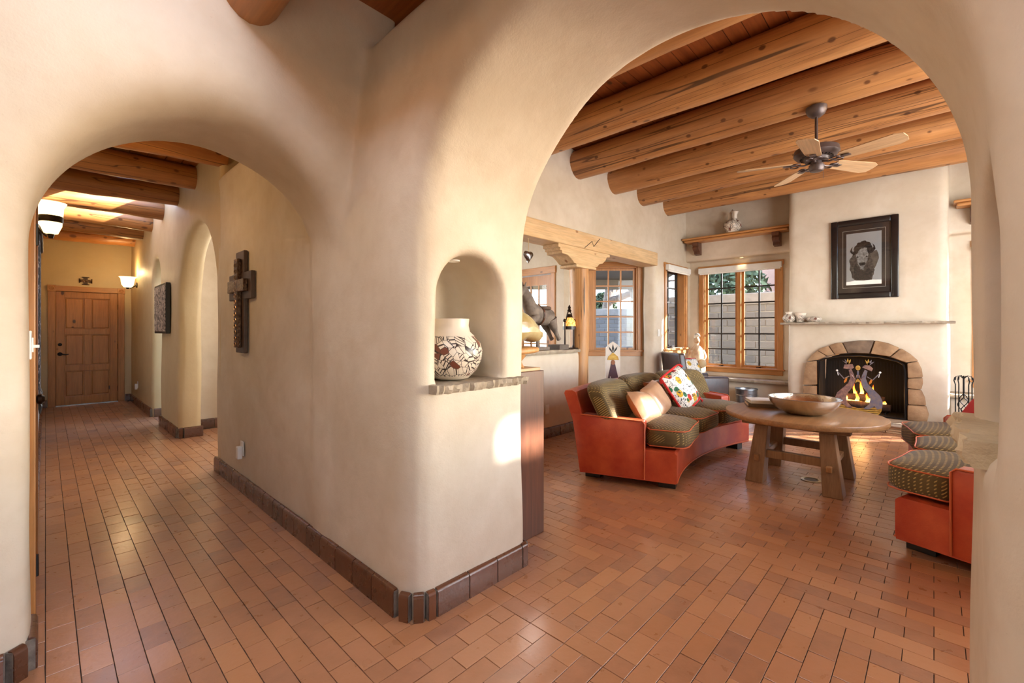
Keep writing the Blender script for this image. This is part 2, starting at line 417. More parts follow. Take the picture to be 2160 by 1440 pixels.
def wall_panels(name, p0, p1, thick, z0, z1, holes, mat):
    """straight wall from p0 to p1 (front face on that line, body behind it) with rectangular holes (s0,s1,za,zb)"""
    p0, p1 = Vector(p0), Vector(p1); L = (p1-p0).length; d = (p1-p0)/L; nrm = Vector((-d.y, d.x))*thick
    ss = sorted({0, L, *[h[0] for h in holes], *[h[1] for h in holes]}); zs = sorted({z0, z1, *[h[2] for h in holes], *[h[3] for h in holes]})
    b = MB()
    for a, e in zip(ss, ss[1:]):
        for za, zb in zip(zs, zs[1:]):
            cs, cz = (a+e)/2, (za+zb)/2
            if any(h[0] < cs < h[1] and h[2] < cz < h[3] for h in holes): continue
            q = [p0+d*a, p0+d*e, p0+d*e+nrm, p0+d*a+nrm]
            b.hexa([(*v, za) for v in q]+[(*v, zb) for v in q])
    o = b.build(name, mat); o['kind'] = 'structure'; return o
# hall: far wall with its door, wall beside the camera, room seen through the hall arch
wall_panels('wall_hall_end', (-.3, 11.3), (1.4, 11.3), .2, -.1, 3.3, [(.42, 1.26, -.1, 2.06)], MAT['plaster_hall'])
wall_panels('wall_hall_side', (-.06, 2.7), (-.06, 11.4), .2, -.1, 3.3, [(.35, 1.15, -.1, 2.1)], MAT['plaster'])
wall_panels('wall_side_room', (1.36, 7.3), (3.6, 7.3), .12, -.1, 3.2, [], MAT['plaster'])
wall_panels('wall_side_room_far', (3.6, 7.4), (3.6, 3.7), .12, -.1, 3.2, [(.6, 2.2, 1.0, 2.6)], MAT['plaster'])
# foyer behind the camera
wall_panels('wall_foyer_back', (1.3, -3.0), (-2.0, -3.0), .2, -.1, 3.2, [(1.0, 2.2, .9, 2.1)], MAT['plaster'])
wall_panels('wall_foyer_side', (-1.9, -3.1), (-1.9, 2.9), .2, -.1, 3.2, [], MAT['plaster'])
wall_panels('wall_foyer_return', (-2.0, 2.6), (-.7, 2.6), .2, -.1, 3.2, [], MAT['plaster'])
wall_panels('wall_foyer_front', (1.45, -2.0), (1.45, -3.2), .4, -.1, 3.8, [], MAT['plaster'])
# living room: the side away from the camera's view, with a tall opening added for the area light
wall_panels('wall_living_far', (9.0, -2.15), (1.5, -2.15), .2, -.1, 3.9, [(1.9, 5.7, .8, 2.65), (1.1, 3.75, 3.10, 3.38)], MAT['plaster'])
porch = MB().bb((1.5, -5.8, 2.75), (8.6, -2.35, 2.9)).build('porch_roof', MAT['plank_x']); tag(porch, 'flat plank slab added as a sun block outside the living room opening', 'roof', kind='structure')  # unseen slab, added to keep direct sun out of the tall opening
# dining bay behind the beam: angled window wall, door wall, outer walls
RV = Vector((math.sin(TH), -math.cos(TH))); FV = Vector((math.cos(TH), math.sin(TH)))
AC = FV*8.0 + RV*(218/936*8.0)                 # middle of the angled window, on its wall
wall_panels('wall_dining_bay', (AC-RV*.93)[:], (AC+RV*.85)[:], .16, -.1, 3.3, [(.93-.40, .93+.40, 1.0, 2.5)], MAT['plaster'])
wall_panels('wall_dining_door', (6.5, 4.75), (6.5, 7.2), -.16, -.1, 3.3, [(.42, 1.32, -.1, 2.42)], MAT['plaster'])
wall_panels('wall_dining_back', (6.6, 7.1), (1.9, 7.1), -.16, -.1, 3.3, [(1.7, 4.1, 1.0, 2.9)], MAT['plaster'])
# ceilings
def slab(name, lo, hi, mat): 
    o = MB().bb(lo, hi).build(name, mat); o['kind'] = 'structure'; return o
ceil_l = slab('ceiling', (1.5, -2.3, 3.83), (9.1, 3.8, 3.93), MAT['plank_x'])
for i in range(43):
    y0 = -2.3+i*.142
    MB().bb((1.92, y0+.003, 3.795+random.uniform(0, .004)), (9.0, y0+.139, 3.83)).build('plank', MAT['plank_x'], ceil_l)
ceil_d = slab('ceiling_dining', (1.9, 3.75, 3.25), (8.0, 7.2, 3.4), MAT['plaster'])
fb0 = MB()
for lo, hi in (((-2.0, -3.2, 3.0), (1.46, .05, 3.1)), ((-2.0, 1.75, 3.0), (1.46, 2.4, 3.1)), ((-2.0, .05, 3.0), (-.16, 1.75, 3.1)), ((.40, .05, 3.0), (1.46, 1.75, 3.1))): fb0.bb(lo, hi)
ceil_f = fb0.build('ceiling_foyer', MAT['plank_y']); ceil_f['kind'] = 'structure'
# hall ceiling with its skylight opening
hb = MB()
for lo, hi in (((-.3, 2.6, 3.2), (1.5, 6.9, 3.3)), ((-.3, 8.75, 3.2), (1.5, 11.5, 3.3)), ((-.3, 6.9, 3.2), (.30, 8.75, 3.3)), ((1.12, 6.9, 3.2), (1.5, 8.75, 3.3))): hb.bb(lo, hi)
ceil_h = hb.build('ceiling_hall', MAT['plank_y']); ceil_h['kind'] = 'structure'
for i in range(9):
    x0 = -.12+i*.142
    for y0, y1 in (((2.8, 6.9), (8.75, 11.4)) if .25 < x0+.07 < 1.1 else ((2.8, 11.4),)):
        MB().bb((x0+.003, y0, 3.165+random.uniform(0, .004)), (min(x0+.139, 1.2), y1, 3.2)).build('plank', MAT['plank_y'], ceil_h)
slab('ceiling_side_room', (1.35, 3.75, 3.2), (3.75, 7.45, 3.3), MAT['plaster'])

# ---------------------------------------------------------------- brick floor
m = .0965
floor = MB().bb((-2.1, -3.2, -.12), (9.05, 11.5, -.006)).build('floor', MAT['floor_grout']); floor['kind'] = 'structure'
def zone(i, j):
    x, y = (i+.5)*m, (j+.5)*m
    if x < -2 or x > 8.9 or y < -2.8 or y > 11.3: return None
    if y > 7.2 and x > 1.3: return None
    if y > 3.5 and x > 1.95 and not (y < 4.9): return None
    if y > x+.60 and x < 1.16 and y > 1.2: return 'Y0'
    if 1.57 <= x < 1.575+m and .9 < y < 1.72: return 'Y1'
    if x+abs(y-.8) < 2.94: return 'X0'
    return 'Y2'
cells = {}
for i in range(-21, 93):
    for j in range(-30, 118):
        zn = zone(i, j)
        if zn: cells[(i, j)] = zn
bricks = []; done = set()
for (i, j), zn in cells.items():
    if (i, j) in done: continue
    if zn[0] == 'X':
        st = (i, j); nx = (i+1, j) if (i+j) % 2 == 0 else None
    else:
        nx = (i, j+1) if (i+j) % 2 == 0 else None
    if nx and cells.get(nx) == zn and nx not in done:
        done.add(nx); done.add((i, j)); bricks.append((min(i, nx[0]), min(j, nx[1]), nx[0]-i+1, nx[1]-j+1))
    elif nx is None:
        pv = (i-1, j) if zn[0] == 'X' else (i, j-1)
        if cells.get(pv) == zn and pv not in done: continue
        done.add((i, j)); bricks.append((i, j, 1, 1))
    else:
        done.add((i, j)); bricks.append((i, j, 1, 1))
for c in cells:
    if c not in done: bricks.append((*c, 1, 1)); done.add(c)
def brick_mb(wx, wy, tz=0):
    b = MB(); g = .0015; e = .0007; x, y = wx*m/2-g, wy*m/2-g
    v = [(-x, -y, -.03), (x, -y, -.03), (x, y, -.03), (-x, y, -.03), (-x, -y, -e), (x, -y, -e), (x, y, -e), (-x, y, -e),
         (-x+e, -y+e, 0), (x-e, -y+e, 0), (x-e, y-e, 0), (-x+e, y-e, 0)]
    f = [(8, 9, 10, 11)]+[(k, (k+1) % 4, (k+1) % 4+4, k+4) for k in range(4)]+[(k+4, (k+1) % 4+4, (k+1) % 4+8, k+8) for k in range(4)]
    return b.add(v, f)
bm_shared = {}
rows = []
for (i, j, wx, wy) in bricks:
    cx, cy = (i+wx/2)*m, (j+wy/2)*m
    dep = cx*FV.x+cy*FV.y; lat = cx*RV.x+cy*RV.y
    vis = dep > .9 and abs(lat/dep) < 1.16 and 936*1.35/dep < 760
    u = 1080+936*lat/dep if dep > .3 else 0
    # hidden behind the niche pier or the jamb beside the camera
    if vis and 455 < u < 1105 and cy > 1.72 and cx > 1.13: vis = False
    if vis and u > 2040: vis = False
    if vis and u < 80: vis = False
    rows.append((wx*wy/dep**3 if vis else 0, cx, cy, wx, wy))
rows.sort(key=lambda r: -r[0])
stuff = MB()
for k, (sc_, cx, cy, wx, wy) in enumerate(rows):
    rot = Euler((random.gauss(0, .004), random.gauss(0, .004), random.gauss(0, .004))); dz = random.uniform(-.0012, .0006)
    if k < 300:
        if (wx, wy) not in bm_shared: bm_shared[(wx, wy)] = brick_mb(wx, wy).mesh('brick', MAT['brick'], fix=False)
        obj('brick', bm_shared[(wx, wy)], floor, (cx, cy, dz), rot)
    else:
        Mx = Matrix.Translation((cx, cy, dz)) @ rot.to_matrix().to_4x4()
        b = brick_mb(wx, wy).xf(Mx); stuff.add(b.v, b.f)
fs = stuff.build('brick_paving', MAT['brick'], floor, fix=False); fs['kind'] = 'stuff'
# ---------------------------------------------------------------- log beams
def log(name, r, length, seed, mat, parent=None, along='Y', n=20, k=22):
    rnd = random.Random(seed); ph = [rnd.uniform(0, 6.28) for _ in range(6)]
    b = MB(); V = []; Fc = []
    for i in range(k+1):
        t = i/k; y = t*length
        for j in range(n):
            a = 2*PI*j/n
            rr = r*(1+.03*math.sin(2*a+ph[0]+t*3)+.02*math.sin(3*a+ph[1]-t*5)+.02*math.sin(t*17+ph[2])+.012*math.sin(5*a+t*31+ph[3]))
            x, z = rr*math.cos(a)+.015*math.sin(t*5+ph[4]), rr*math.sin(a)+.012*math.sin(t*4+ph[5])
            V.append((x, y, z) if along == 'Y' else (y, x, z))
    Fc = [(i*n+j, i*n+(j+1) % n, (i+1)*n+(j+1) % n, (i+1)*n+j) for i in range(k) for j in range(n)]
    Fc += [tuple(range(n)), tuple(k*n+j for j in range(n))]
    return b.add(V, Fc).build(name, mat, parent, smooth=50)
for i, x in enumerate((2.25, 3.18, 4.12, 5.03, 5.96, 6.89, 7.82)):
    o = log('viga', .185, 5.75, 10+i, MAT['log']); o.location = (x, -2.18, 3.625)
    if i == 3: tag(o, 'round peeled log ceiling beam that the ceiling fan hangs from', 'beam', kind='structure')
    else: tag(o, 'round peeled log beam across the living room ceiling without a fan', 'beam', 'bare log beams of the living room ceiling', 'structure')
for i in range(7):
    o = log('viga', .125, 1.34, 40+i, MAT['log_x'], along='X'); o.location = (-.14, 4.97+i*.975, 3.03)
    tag(o, 'round log beam spanning the narrow hall ceiling', 'beam', 'log beams of the hall ceiling', 'structure')
for i, x in enumerate((.6, -.35, -1.3)):
    o = log('viga', .13, 5.4, 60+i, MAT['log']); o.location = (x, -3.05, 2.83)
    tag(o, 'log beam end set into the plaster above the hall arch', 'beam', 'log beams of the foyer ceiling', 'structure')

# ---------------------------------------------------------------- baseboards of clay tile
def base_run(name, runs, hgt=.13, th=.026, tile=.2):
    root = thing(name, kind='structure'); g = MB(); cache = {}
    for a, b_, nv in runs:
        a, b_ = Vector(a), Vector(b_); nv = Vector(nv).normalized(); L = (b_-a).length; d = (b_-a)/L
        k = max(1, round(L/tile)); l = L/k; rz = math.atan2(d.y, d.x); sg = 1 if d.cross(nv) > 0 else -1
        q = [a-nv*.04, b_-nv*.04, b_+nv*(th-.006), a+nv*(th-.006)]
        g.hexa([(*p, -.01) for p in q]+[(*p, hgt-.008) for p in q])
        key = (round(l, 4), sg)
        if key not in cache:
            w = l/2-.0035; T = MB().prism([(-.0*sg, 0), (th*sg, 0), (th*sg, hgt-.02), ((th-.006)*sg, hgt-.006), ((th-.016)*sg, hgt), (0, hgt)], -w, w, 0)
            cache[key] = T.mesh('tile', MAT['base_tile'], smooth=40)
        for i in range(k):
            p = a+d*(l*(i+.5)); obj('tile', cache[key], root, (p.x, p.y, random.uniform(-.002, .001)), (0, 0, rz))
    g.build('grout', MAT['grout'], root)
    return root
base_run('baseboard_pier', [((1.15, 5.06), (1.15, 1.84), (-1, 0)), ((1.152, 1.815), (1.175, 1.765), (-.9, -.4)), ((1.18, 1.758), (1.222, 1.728), (-.6, -.8)), ((1.228, 1.725), (1.272, 1.72), (-.1, -1)), ((1.275, 1.72), (1.87, 1.72), (0, -1)), ((1.872, 1.72), (1.918, 1.72), (0, -1)), ((1.92, 1.72), (1.92, 1.90), (1, 0))])
base_run('baseboard_hall_pillar', [((1.15, 8.10), (1.15, 6.90), (-1, 0)), ((1.16, 6.86), (1.2, 6.84), (-.7, -.7)), ((1.2, 6.835), (1.40, 6.835), (0, -1))], tile=.17)
base_run('baseboard_hall_far', [((1.15, 11.28), (1.15, 8.88), (-1, 0)), ((1.17, 8.84), (1.4, 8.84), (0, -1))])
base_run('baseboard_hall_end', [((-.05, 11.3), (.02, 11.3), (0, -1)), ((1.06, 11.3), (1.14, 11.3), (0, -1))])
base_run('baseboard_side_room', [((1.42, 7.3), (3.5, 7.3), (0, -1))])
base_run('baseboard_living', [((2.0, 3.53), (5.2, 3.53), (0, -1)), ((7.32, 3.53), (8.5, 3.53), (0, -1))])
base_run('baseboard_hall_side', [((-.06, 3.95), (-.06, 11.25), (1, 0))])
base_run('baseboard_left_pier', [((-.75, 2.55), (-.105, 2.55), (0, -1)), ((-.10, 2.553), (-.06, 2.585), (.7, -.7)), ((-.047, 2.60), (-.047, 2.82), (1, 0))])

# ---------------------------------------------------------------- windows and doors
def make_window(name, loc, rz, w, z0, z1, cols, rows, leaves=1, sash='trim', munt='trim', cas=.085, depth=.12, blind=False, label=None):
    """x to the viewer's side along the wall, y outward, origin on the wall face at floor level"""
    T = {'trim': (MAT['trim_x'], MAT['trim_z']), 'black': (MAT['black'], MAT['black'])}
    root = thing(name, label, 'window', loc, rz, kind='structure')
    h = z1-z0; hw = w/2
    for s in (-1, 1): MB().bb((min(s*hw, s*(hw+cas)), -.022, z0-.02), (max(s*hw, s*(hw+cas)), .004, z1+cas)).build('casing', MAT['trim_z'], root, bevel=.004)
    MB().bb((-hw-cas-.015, -.028, z1+.001), (hw+cas+.015, .004, z1+cas)).build('casing', MAT['trim_x'], root, bevel=.004)
    MB().bb((-hw-cas-.03, -.055, z0-.028), (hw+cas+.03, depth, z0)).build('sill', MAT['trim_x'], root, bevel=.005)
    MB().bb((-hw-cas, -.02, z0-.11), (hw+cas, .004, z0-.028)).build('apron', MAT['trim_x'], root, bevel=.004)
    for s in (-1, 1): MB().bb((min(s*hw, s*(hw-.02)), 0, z0), (max(s*hw, s*(hw-.02)), depth, z1)).build('jamb', MAT['trim_z'], root)
    MB().bb((-hw, 0, z1-.02), (hw, depth, z1)).build('jamb', MAT['trim_x'], root)
    mx, mz = T[munt]; sx, sz = T[sash]
    lw = (w-.04-(leaves-1)*.07)/leaves
    for l in range(leaves-1):
        xm = -hw+.02+lw*(l+1)+.035+l*.07
        MB().bb((xm-.035, -.01, z0), (xm+.035, depth, z1-.02)).build('mullion', MAT['trim_z'], root, bevel=.004)
    yy = depth-.045; fw = .042
    for l in range(leaves):
        x0 = -hw+.02+l*(lw+.07); x1 = x0+lw; za, zb = z0, z1-.02
        S = MB()
        S.bb((x0, yy-.015, za), (x0+fw, yy+.02, zb)); S.bb((x1-fw, yy-.015, za), (x1, yy+.02, zb))
        S.bb((x0+fw, yy-.015, za), (x1-fw, yy+.02, za+fw)); S.bb((x0+fw, yy-.015, zb-fw), (x1-fw, yy+.02, zb))
        sash_o = S.build('sash', sz, root)
        gx0, gx1, gz0, gz1 = x0+fw, x1-fw, za+fw, zb-fw; mw = .0125
        for c in range(1, cols):
            x = gx0+(gx1-gx0)*c/cols; MB().bb((x-mw, yy-.014, gz0), (x+mw, yy+.012, gz1)).build('muntin', mz, sash_o)
        for r in range(1, rows):
            z = gz0+(gz1-gz0)*r/rows; MB().bb((gx0, yy-.016, z-mw), (gx1, yy+.012, z+mw)).build('muntin', mx, sash_o)
        for c in range(cols):
            for r in range(rows):
                pw, ph = (gx1-gx0)/cols, (gz1-gz0)/rows
                MB().add([(gx0+pw*c, yy+.004, gz0+ph*r), (gx0+pw*(c+1), yy+.004, gz0+ph*r), (gx0+pw*(c+1), yy+.004, gz0+ph*(r+1)), (gx0+pw*c, yy+.004, gz0+ph*(r+1))], [(0, 1, 2, 3)]).build('pane', MAT['glass'], sash_o, fix=False)
        # casement crank
        MB().bb((x0+lw*.5-.04, yy-.05, z0), (x0+lw*.5+.03, yy-.015, z0+.014)).tube([(x0+lw*.5, yy-.045, z0+.012), (x0+lw*.5+.05, yy-.06, z0+.03)], .006).build('crank', MAT['bronze'], root)
    if blind:
        B = MB().bb((-hw-cas+.01, -.09, z1-.055), (hw+cas-.01, -.022, z1+.045)).build('roller_blind', MAT['blind'], root, bevel=.006)
        MB().bb((-hw-cas+.03, -.075, z1-.08), (hw+cas-.03, -.055, z1-.055)).build('blind_hem', MAT['blind'], B)
    return root
make_window('window_1', (8.87, 2.625, 0), -PI/2, 1.27, .67, 2.51, 2, 6, 2, 'trim', 'black', blind=True, label='tall double casement window beside the fireplace with black muntins')
make_window('window_2', (8.87, -1.105, 0), -PI/2, 1.27, .67, 2.51, 2, 6, 2, 'trim', 'black', blind=True, label='casement window behind the fire tools beside the chimney')
make_window('window_3', (8.20, 3.53, 0), 0, .84, 1.02, 2.50, 2, 5, 1, 'black', 'black', depth=.2, blind=True, label='narrow window in the plaster wall behind the dark armchair')
make_window('window_4', (AC.x, AC.y, 0), TH-PI/2, .80, 1.0, 2.5, 3, 5, 1, 'trim', 'trim', label='pine window with fifteen panes set in the angled bay wall')
def panel_door(name, loc, rz, w, h, label):
    root = thing(name, label, 'door', loc, rz, kind='structure'); hw = w/2; cas = .095
    for s in (-1, 1): MB().bb((min(s*hw, s*(hw+cas)), -.025, 0), (max(s*hw, s*(hw+cas)), .01, h)).build('casing', MAT['trim_z'], root, bevel=.005)
    MB().bb((-hw, -.025, h), (hw, .01, h+cas)).build('casing', MAT['trim_x'], root, bevel=.005)
    for s in (-1, 1):
        r = MB().box((s*(hw+cas/2), -.012, h+cas/2), (cas+.012, .05, cas+.012)).build('corner_block', MAT['trim_x'], root, bevel=.004)
        MB().lathe([(.035, 0), (.035, .008), (.028, .012), (.012, .006), (.01, .012)], 20).xf(Matrix.Translation((s*(hw+cas/2), -.037, h+cas/2)) @ Matrix.Rotation(PI/2, 4, 'X')).build('rosette', MAT['trim_x'], r, smooth=40)
    y0 = .03
    leaf = MB().bb((-hw+.004, y0, .012), (hw-.004, y0+.03, h-.004)).build('leaf', MAT['door'], root)
    st = .11; rows = [(.16, .62), (.72, 1.28), (1.38, 1.94)]
    for s in (-1, 1): MB().bb((min(s*(hw-.004), s*(hw-st)), y0-.024, .012), (max(s*(hw-.004), s*(hw-st)), y0, h-.004)).build('stile', MAT['door'], leaf, bevel=.003)
    for za, zb in ((.012, .16), (.62, .72), (1.28, 1.38), (1.94, h-.004)): MB().bb((-hw+st+.002, y0-.022, za), (hw-st-.002, y0, zb)).build('rail', MAT['door'], leaf, bevel=.003)
    for za, zb in rows:
        MB().bb((-.045, y0-.021, za+.002), (.045, y0, zb-.002)).build('rail', MAT['door'], leaf, bevel=.003)
        for x0, x1 in ((-hw+st, -.045), (.045, hw-st)):
            MB().bb((x0+.018, y0-.016, za+.018), (x1-.018, y0, zb-.018)).build('panel', MAT['door'], leaf, bevel=.014, bseg=1)
    MB().lathe([(.028, 0), (.028, .01), (.02, .016)], 16).xf(Matrix.Translation((-hw+.055, y0-.014, 1.1)) @ Matrix.Rotation(PI/2, 4, 'X')).build('deadbolt', MAT['iron'], leaf, smooth=40)
    hd = MB().lathe([(.034, 0), (.034, .012), (.022, .02)], 16).xf(Matrix.Translation((-hw+.055, y0-.014, .93)) @ Matrix.Rotation(PI/2, 4, 'X'))
    hd.tube([(-hw+.055, y0-.02, .93), (-hw+.055, y0-.06, .93), (-hw+.09, y0-.068, .925), (-hw+.13, y0-.066, .917), (-hw+.165, y0-.066, .925)], [.011, .011, .011, .009, .006]).build('lever_handle', MAT['iron'], leaf, smooth=50)
    for z in (.25, 1.05, 1.8): MB().tube([(hw+.002, y0-.02, z-.05), (hw+.002, y0-.02, z+.05)], .009).build('hinge', MAT['iron'], root)
    MB().bb((-hw-.03, y0+.031, -.02), (hw+.03, y0+.06, h+.03)).build('door_stop', MAT['trim_z'], root)
    MB().bb((-hw, -.02, -.004), (hw, .06, .012)).build('threshold', MAT['steel'], root)
    return root
panel_door('door_1', (.54, 11.3, 0), 0, .83, 2.055, 'knotty pine six panel door closing the end of the hall')
# glazed door of the dining bay, in the wall facing -X
gd = thing('door_2', 'glazed pine door behind the carved horse', 'door', (6.5, 5.62, 0), -PI/2, kind='structure')
for s in (-1, 1): MB().bb((min(s*.45, s*.55), -.025, 0), (max(s*.45, s*.55), .01, 2.42)).build('casing', MAT['trim_z'], gd, bevel=.005)
MB().bb((-.565, -.03, 2.42), (.565, .01, 2.55)).build('casing', MAT['trim_x'], gd, bevel=.005)
lf = MB().bb((-.44, .04, .01), (-.30, .08, 2.40)).bb((.30, .04, .01), (.44, .08, 2.40)).bb((-.30, .04, 2.22), (.30, .08, 2.40)).bb((-.30, .04, .01), (.30, .08, .35)).build('leaf', MAT['trim_z'], gd)
for c in range(1, 3): MB().bb((-.30+.2*c-.012, .045, .35), (-.30+.2*c+.012, .075, 2.22)).build('muntin', MAT['trim_z'], lf)
for r in range(1, 5): MB().bb((-.30, .045, .35+.374*r-.012), (.30, .075, .35+.374*r+.012)).build('muntin', MAT['trim_x'], lf)
for c in range(3):
    for r in range(5):
        x0, z0 = -.30+.2*c, .35+.374*r
        MB().add([(x0, .06, z0), (x0+.2, .06, z0), (x0+.2, .06, z0+.374), (x0, .06, z0+.374)], [(0, 1, 2, 3)]).build('pane', MAT['glass'], lf, fix=False)
MB().tube([(-.45, .02, 2.05), (-.45, .02, 2.2), (-.42, -.005, 2.22), (-.36, -.005, 2.22)], .008).build('hinge', MAT['iron'], gd)
# wooden door standing in the hall's near side wall
dl = thing('door_3', 'plain wooden door set in the hall wall beside the arch', 'door', (-.06, 3.45, 0), PI/2, kind='structure')
for s in (-1, 1): MB().bb((min(s*.40, s*.49), -.03, 0), (max(s*.40, s*.49), .01, 2.1)).build('casing', MAT['trim_z'], dl, bevel=.005)
MB().bb((-.49, -.03, 2.1), (.49, .01, 2.2)).build('casing', MAT['trim_x'], dl, bevel=.005)
l3 = MB().bb((-.395, .02, .01), (.395, .06, 2.095)).build('leaf', MAT['door'], dl, bevel=.003)
MB().bb((-.43, .061, 0), (.43, .09, 2.13)).build('door_stop', MAT['trim_z'], dl)
MB().lathe([(.03, 0), (.03, .01), (.012, .018), (.012, .04), (.028, .05), (.03, .065), (.018, .078)], 16).xf(Matrix.Translation((.33, .02, .95)) @ Matrix.Rotation(PI/2, 4, 'X')).build('knob', MAT['bronze'], l3, smooth=40)
for z in (.25, 1.8): MB().tube([(-.40, -.03, z-.05), (-.40, -.03, z+.05)], .009).build('hinge', MAT['iron'], dl)

# ---------------------------------------------------------------- beam, corbel and post of the dining opening
bt = thing('beam_lintel', 'squared pale pine beam spanning the dining opening', 'beam', (3.2, 3.46, 2.47), kind='structure')
MB().bb((0, 0, 0), (4.1, .30, .225)).build('timber', MAT['pale_x'], bt, bevel=.012)
gz = MB().tube([(5.08-3.2, -.001, .012), (5.26-3.2, -.001, .125), (5.30-3.2, -.001, .055), (5.46-3.2, -.001, .19)], .005, 5); gz.build('carved_groove', MAT['black_wood'], bt)
ct = thing('corbel', 'carved scroll corbel of pale pine on top of the log post', 'corbel', (5.13, 3.47, 2.24))
pr = [(-.62, .23), (-.62, .18), (-.58, .18), (-.58, .145), (-.54, .145), (-.54, .11), (-.42, .10), (-.34, .06), (-.28, .015), (-.2, 0), (.2, 0), (.28, .015), (.34, .06), (.42, .075), (.5, .13), (.54, .18), (.62, .19), (.62, .23)]
MB().prism(pr, 0, .26, 1).build('bracket', MAT['pale_x'], ct, bevel=.006)
MB().bb((-.24, -.01, -.035), (.24, .27, 0)).build('cap_plate', MAT['pale_x'], ct, bevel=.006)
po = log('post', .135, 2.205, 77, MAT['pale_z'], n=22); po.rotation_euler = (PI/2, 0, 0); po.location = (5.15, 3.63, 0)
for v in po.data.vertices: v.co.z, v.co.y = v.co.z, v.co.y
po.rotation_euler = (-PI/2, 0, 0); po.location = (5.155, 3.61, 2.205)
tag(po, 'split pale log post standing at the end of the counter', 'post', kind='structure')
po.data.materials[0] = MAT['pale_log']
ck = MB().tube([(-.05, .02, -.122), (-.052, .6, -.124), (-.045, 1.2, -.123), (-.05, 2.15, -.122)], [.006, .011, .009, .012], 5).build('split_crack', MAT['black_wood'], po)
def rough_slab(name, lo, hi, mat, parent=None, n=26, jag=.012, ax=0, seed=1):
    """stone slab whose -Y / -X edge is broken; ax = long axis"""
    rnd = random.Random(seed); b = MB(); V = []; 
    o = 1-ax
    for i in range(n+1):
        t = i/n; a = lo[ax]+(hi[ax]-lo[ax])*t
        j1, j2, dz = rnd.uniform(-jag, jag), rnd.uniform(-jag, jag), rnd.uniform(-jag, jag)*.4
        for q, z in ((lo[o]+j1, hi[2]+dz), (lo[o]+j1*.5+j2-.3*jag, (lo[2]+hi[2])/2), (lo[o]+j2+jag*.6, lo[2]+abs(dz)), (hi[o], lo[2]), (hi[o], hi[2])):
            p = [0, 0, z]; p[ax] = a; p[o] = q; V.append(p)
    F = [(i*5+k, i*5+(k+1) % 5, (i+1)*5+(k+1) % 5, (i+1)*5+k) for i in range(n) for k in range(5)] + [tuple(range(5)), tuple(n*5+k for k in range(5))]
    return b.add(V, F).build(name, mat, parent, smooth=30)
o = rough_slab('counter_slab', (3.2, 3.46, 1.055), (4.98, 3.86, 1.10), MAT['stone'], seed=3); tag(o, 'grey flagstone slab capping the half wall', 'counter')
# niche ledges
o = rough_slab('niche_ledge', (1.25, 1.665, 1.048), (1.885, 2.02, 1.09), MAT['stone'], seed=5, jag=.009, n=40); tag(o, 'rough grey flagstone ledge under the painted jar', 'ledge')
o = rough_slab('niche_ledge', (-1.89, .052, 1.045), (-1.40, .36, 1.105), MAT['buff'], seed=6, jag=.017, n=40); o.rotation_euler = (0, 0, PI); tag(o, 'thick rough buff stone ledge in the empty niche', 'ledge')
# fireplace: hearth, stones, mantel, banco, shelves
hr = thing('hearth', 'low stacked stone hearth with a flagstone top before the fire', 'hearth', (0, 0, 0), kind='structure')
rough_slab('hearth_top', (-.62, 7.62, .085), (2.0, 8.135, .125), MAT['stone'], hr, seed=8, jag=.02, ax=0, n=40)
ht = [c for c in bpy.data.objects if c.parent == hr][0]
for v in ht.data.vertices: v.co.x, v.co.y = v.co.y, v.co.x
ht.data.flip_normals()
rnd = random.Random(12)
for row in range(3):
    y = -.60
    while y < 1.95:
        L = rnd.uniform(.12, .34); L = min(L, 1.97-y)
        MB().bb((7.66+rnd.uniform(-.012, .012), y+.004, row*.028+.001), (7.9, y+L-.004, row*.028+.026)).build('stone', MAT['sandstone'], hr, bevel=.005); y += L
MB().bb((7.69, -.58, 0), (8.14, 1.95, .085)).build('core', MAT['grout'], hr)
fs_ = thing('fireplace_surround', 'arched surround of buff and sooty stones around the fire', 'fireplace', (8.15, 0, 0), kind='structure')
J = [((1.29, .125), (1.44, .125)), ((1.29, .52), (1.47, .50)), ((1.285, .90), (1.43, .87)), ((1.17, .965), (1.29, 1.05)), ((1.07, .995), (1.14, 1.125)), ((.92, 1.02), (.98, 1.18)), ((.66, 1.02), (.60, 1.215)), ((.44, .985), (.33, 1.11)), ((.27, .91), (.15, .94)), ((.26, .70), (.105, .72)), ((.26, .56), (.115, .555)), ((.26, .34), (.07, .345)), ((.26, .125), (.06, .125))]
for i in range(len(J)-1):
    (a, b_), (c, d) = J[i], J[i+1]; cy, cz = (a[0]+b_[0]+c[0]+d[0])/4, (a[1]+b_[1]+c[1]+d[1])/4
    mid = ((b_[0]+d[0])/2+((b_[0]+d[0])/2-cy)*.16, (b_[1]+d[1])/2+((b_[1]+d[1])/2-cz)*.16)
    poly = [a, b_, mid, d, c]; poly = [(cy+(p[0]-cy)*.965+(rnd.uniform(-.006, .006)), cz+(p[1]-cz)*.965) for p in poly]
    MB().prism(poly, -.055-rnd.uniform(0, .02), .10, 0).build('stone', MAT['sooty'] if i in (5,) else MAT['sandstone'], fs_, bevel=.014, bseg=2, smooth=40)
MB().prism([(1.29, .125), (1.36, .125), (1.36, .9), (1.1, 1.07), (.775, 1.12), (.45, 1.07), (.18, .9), (.18, .125), (.26, .125), (.26, .9), (.5, 1.0), (.775, 1.03), (1.05, 1.0), (1.29, .9)], -.015, .04, 0).build('mortar', MAT['grout'], fs_)
fb = MB().bb((8.74, .2, .11), (8.76, 1.36, 1.1)).bb((8.11, .225, .11), (8.75, .272, 1.0)).bb((8.11, 1.278, .11), (8.75, 1.325, 1.0)).bb((8.2, .24, 1.03), (8.75, 1.31, 1.06)).bb((8.16, .24, .118), (8.75, 1.31, .13)).build('firebox', MAT['soot'], fs_); fb.location = (-8.15, 0, 0)
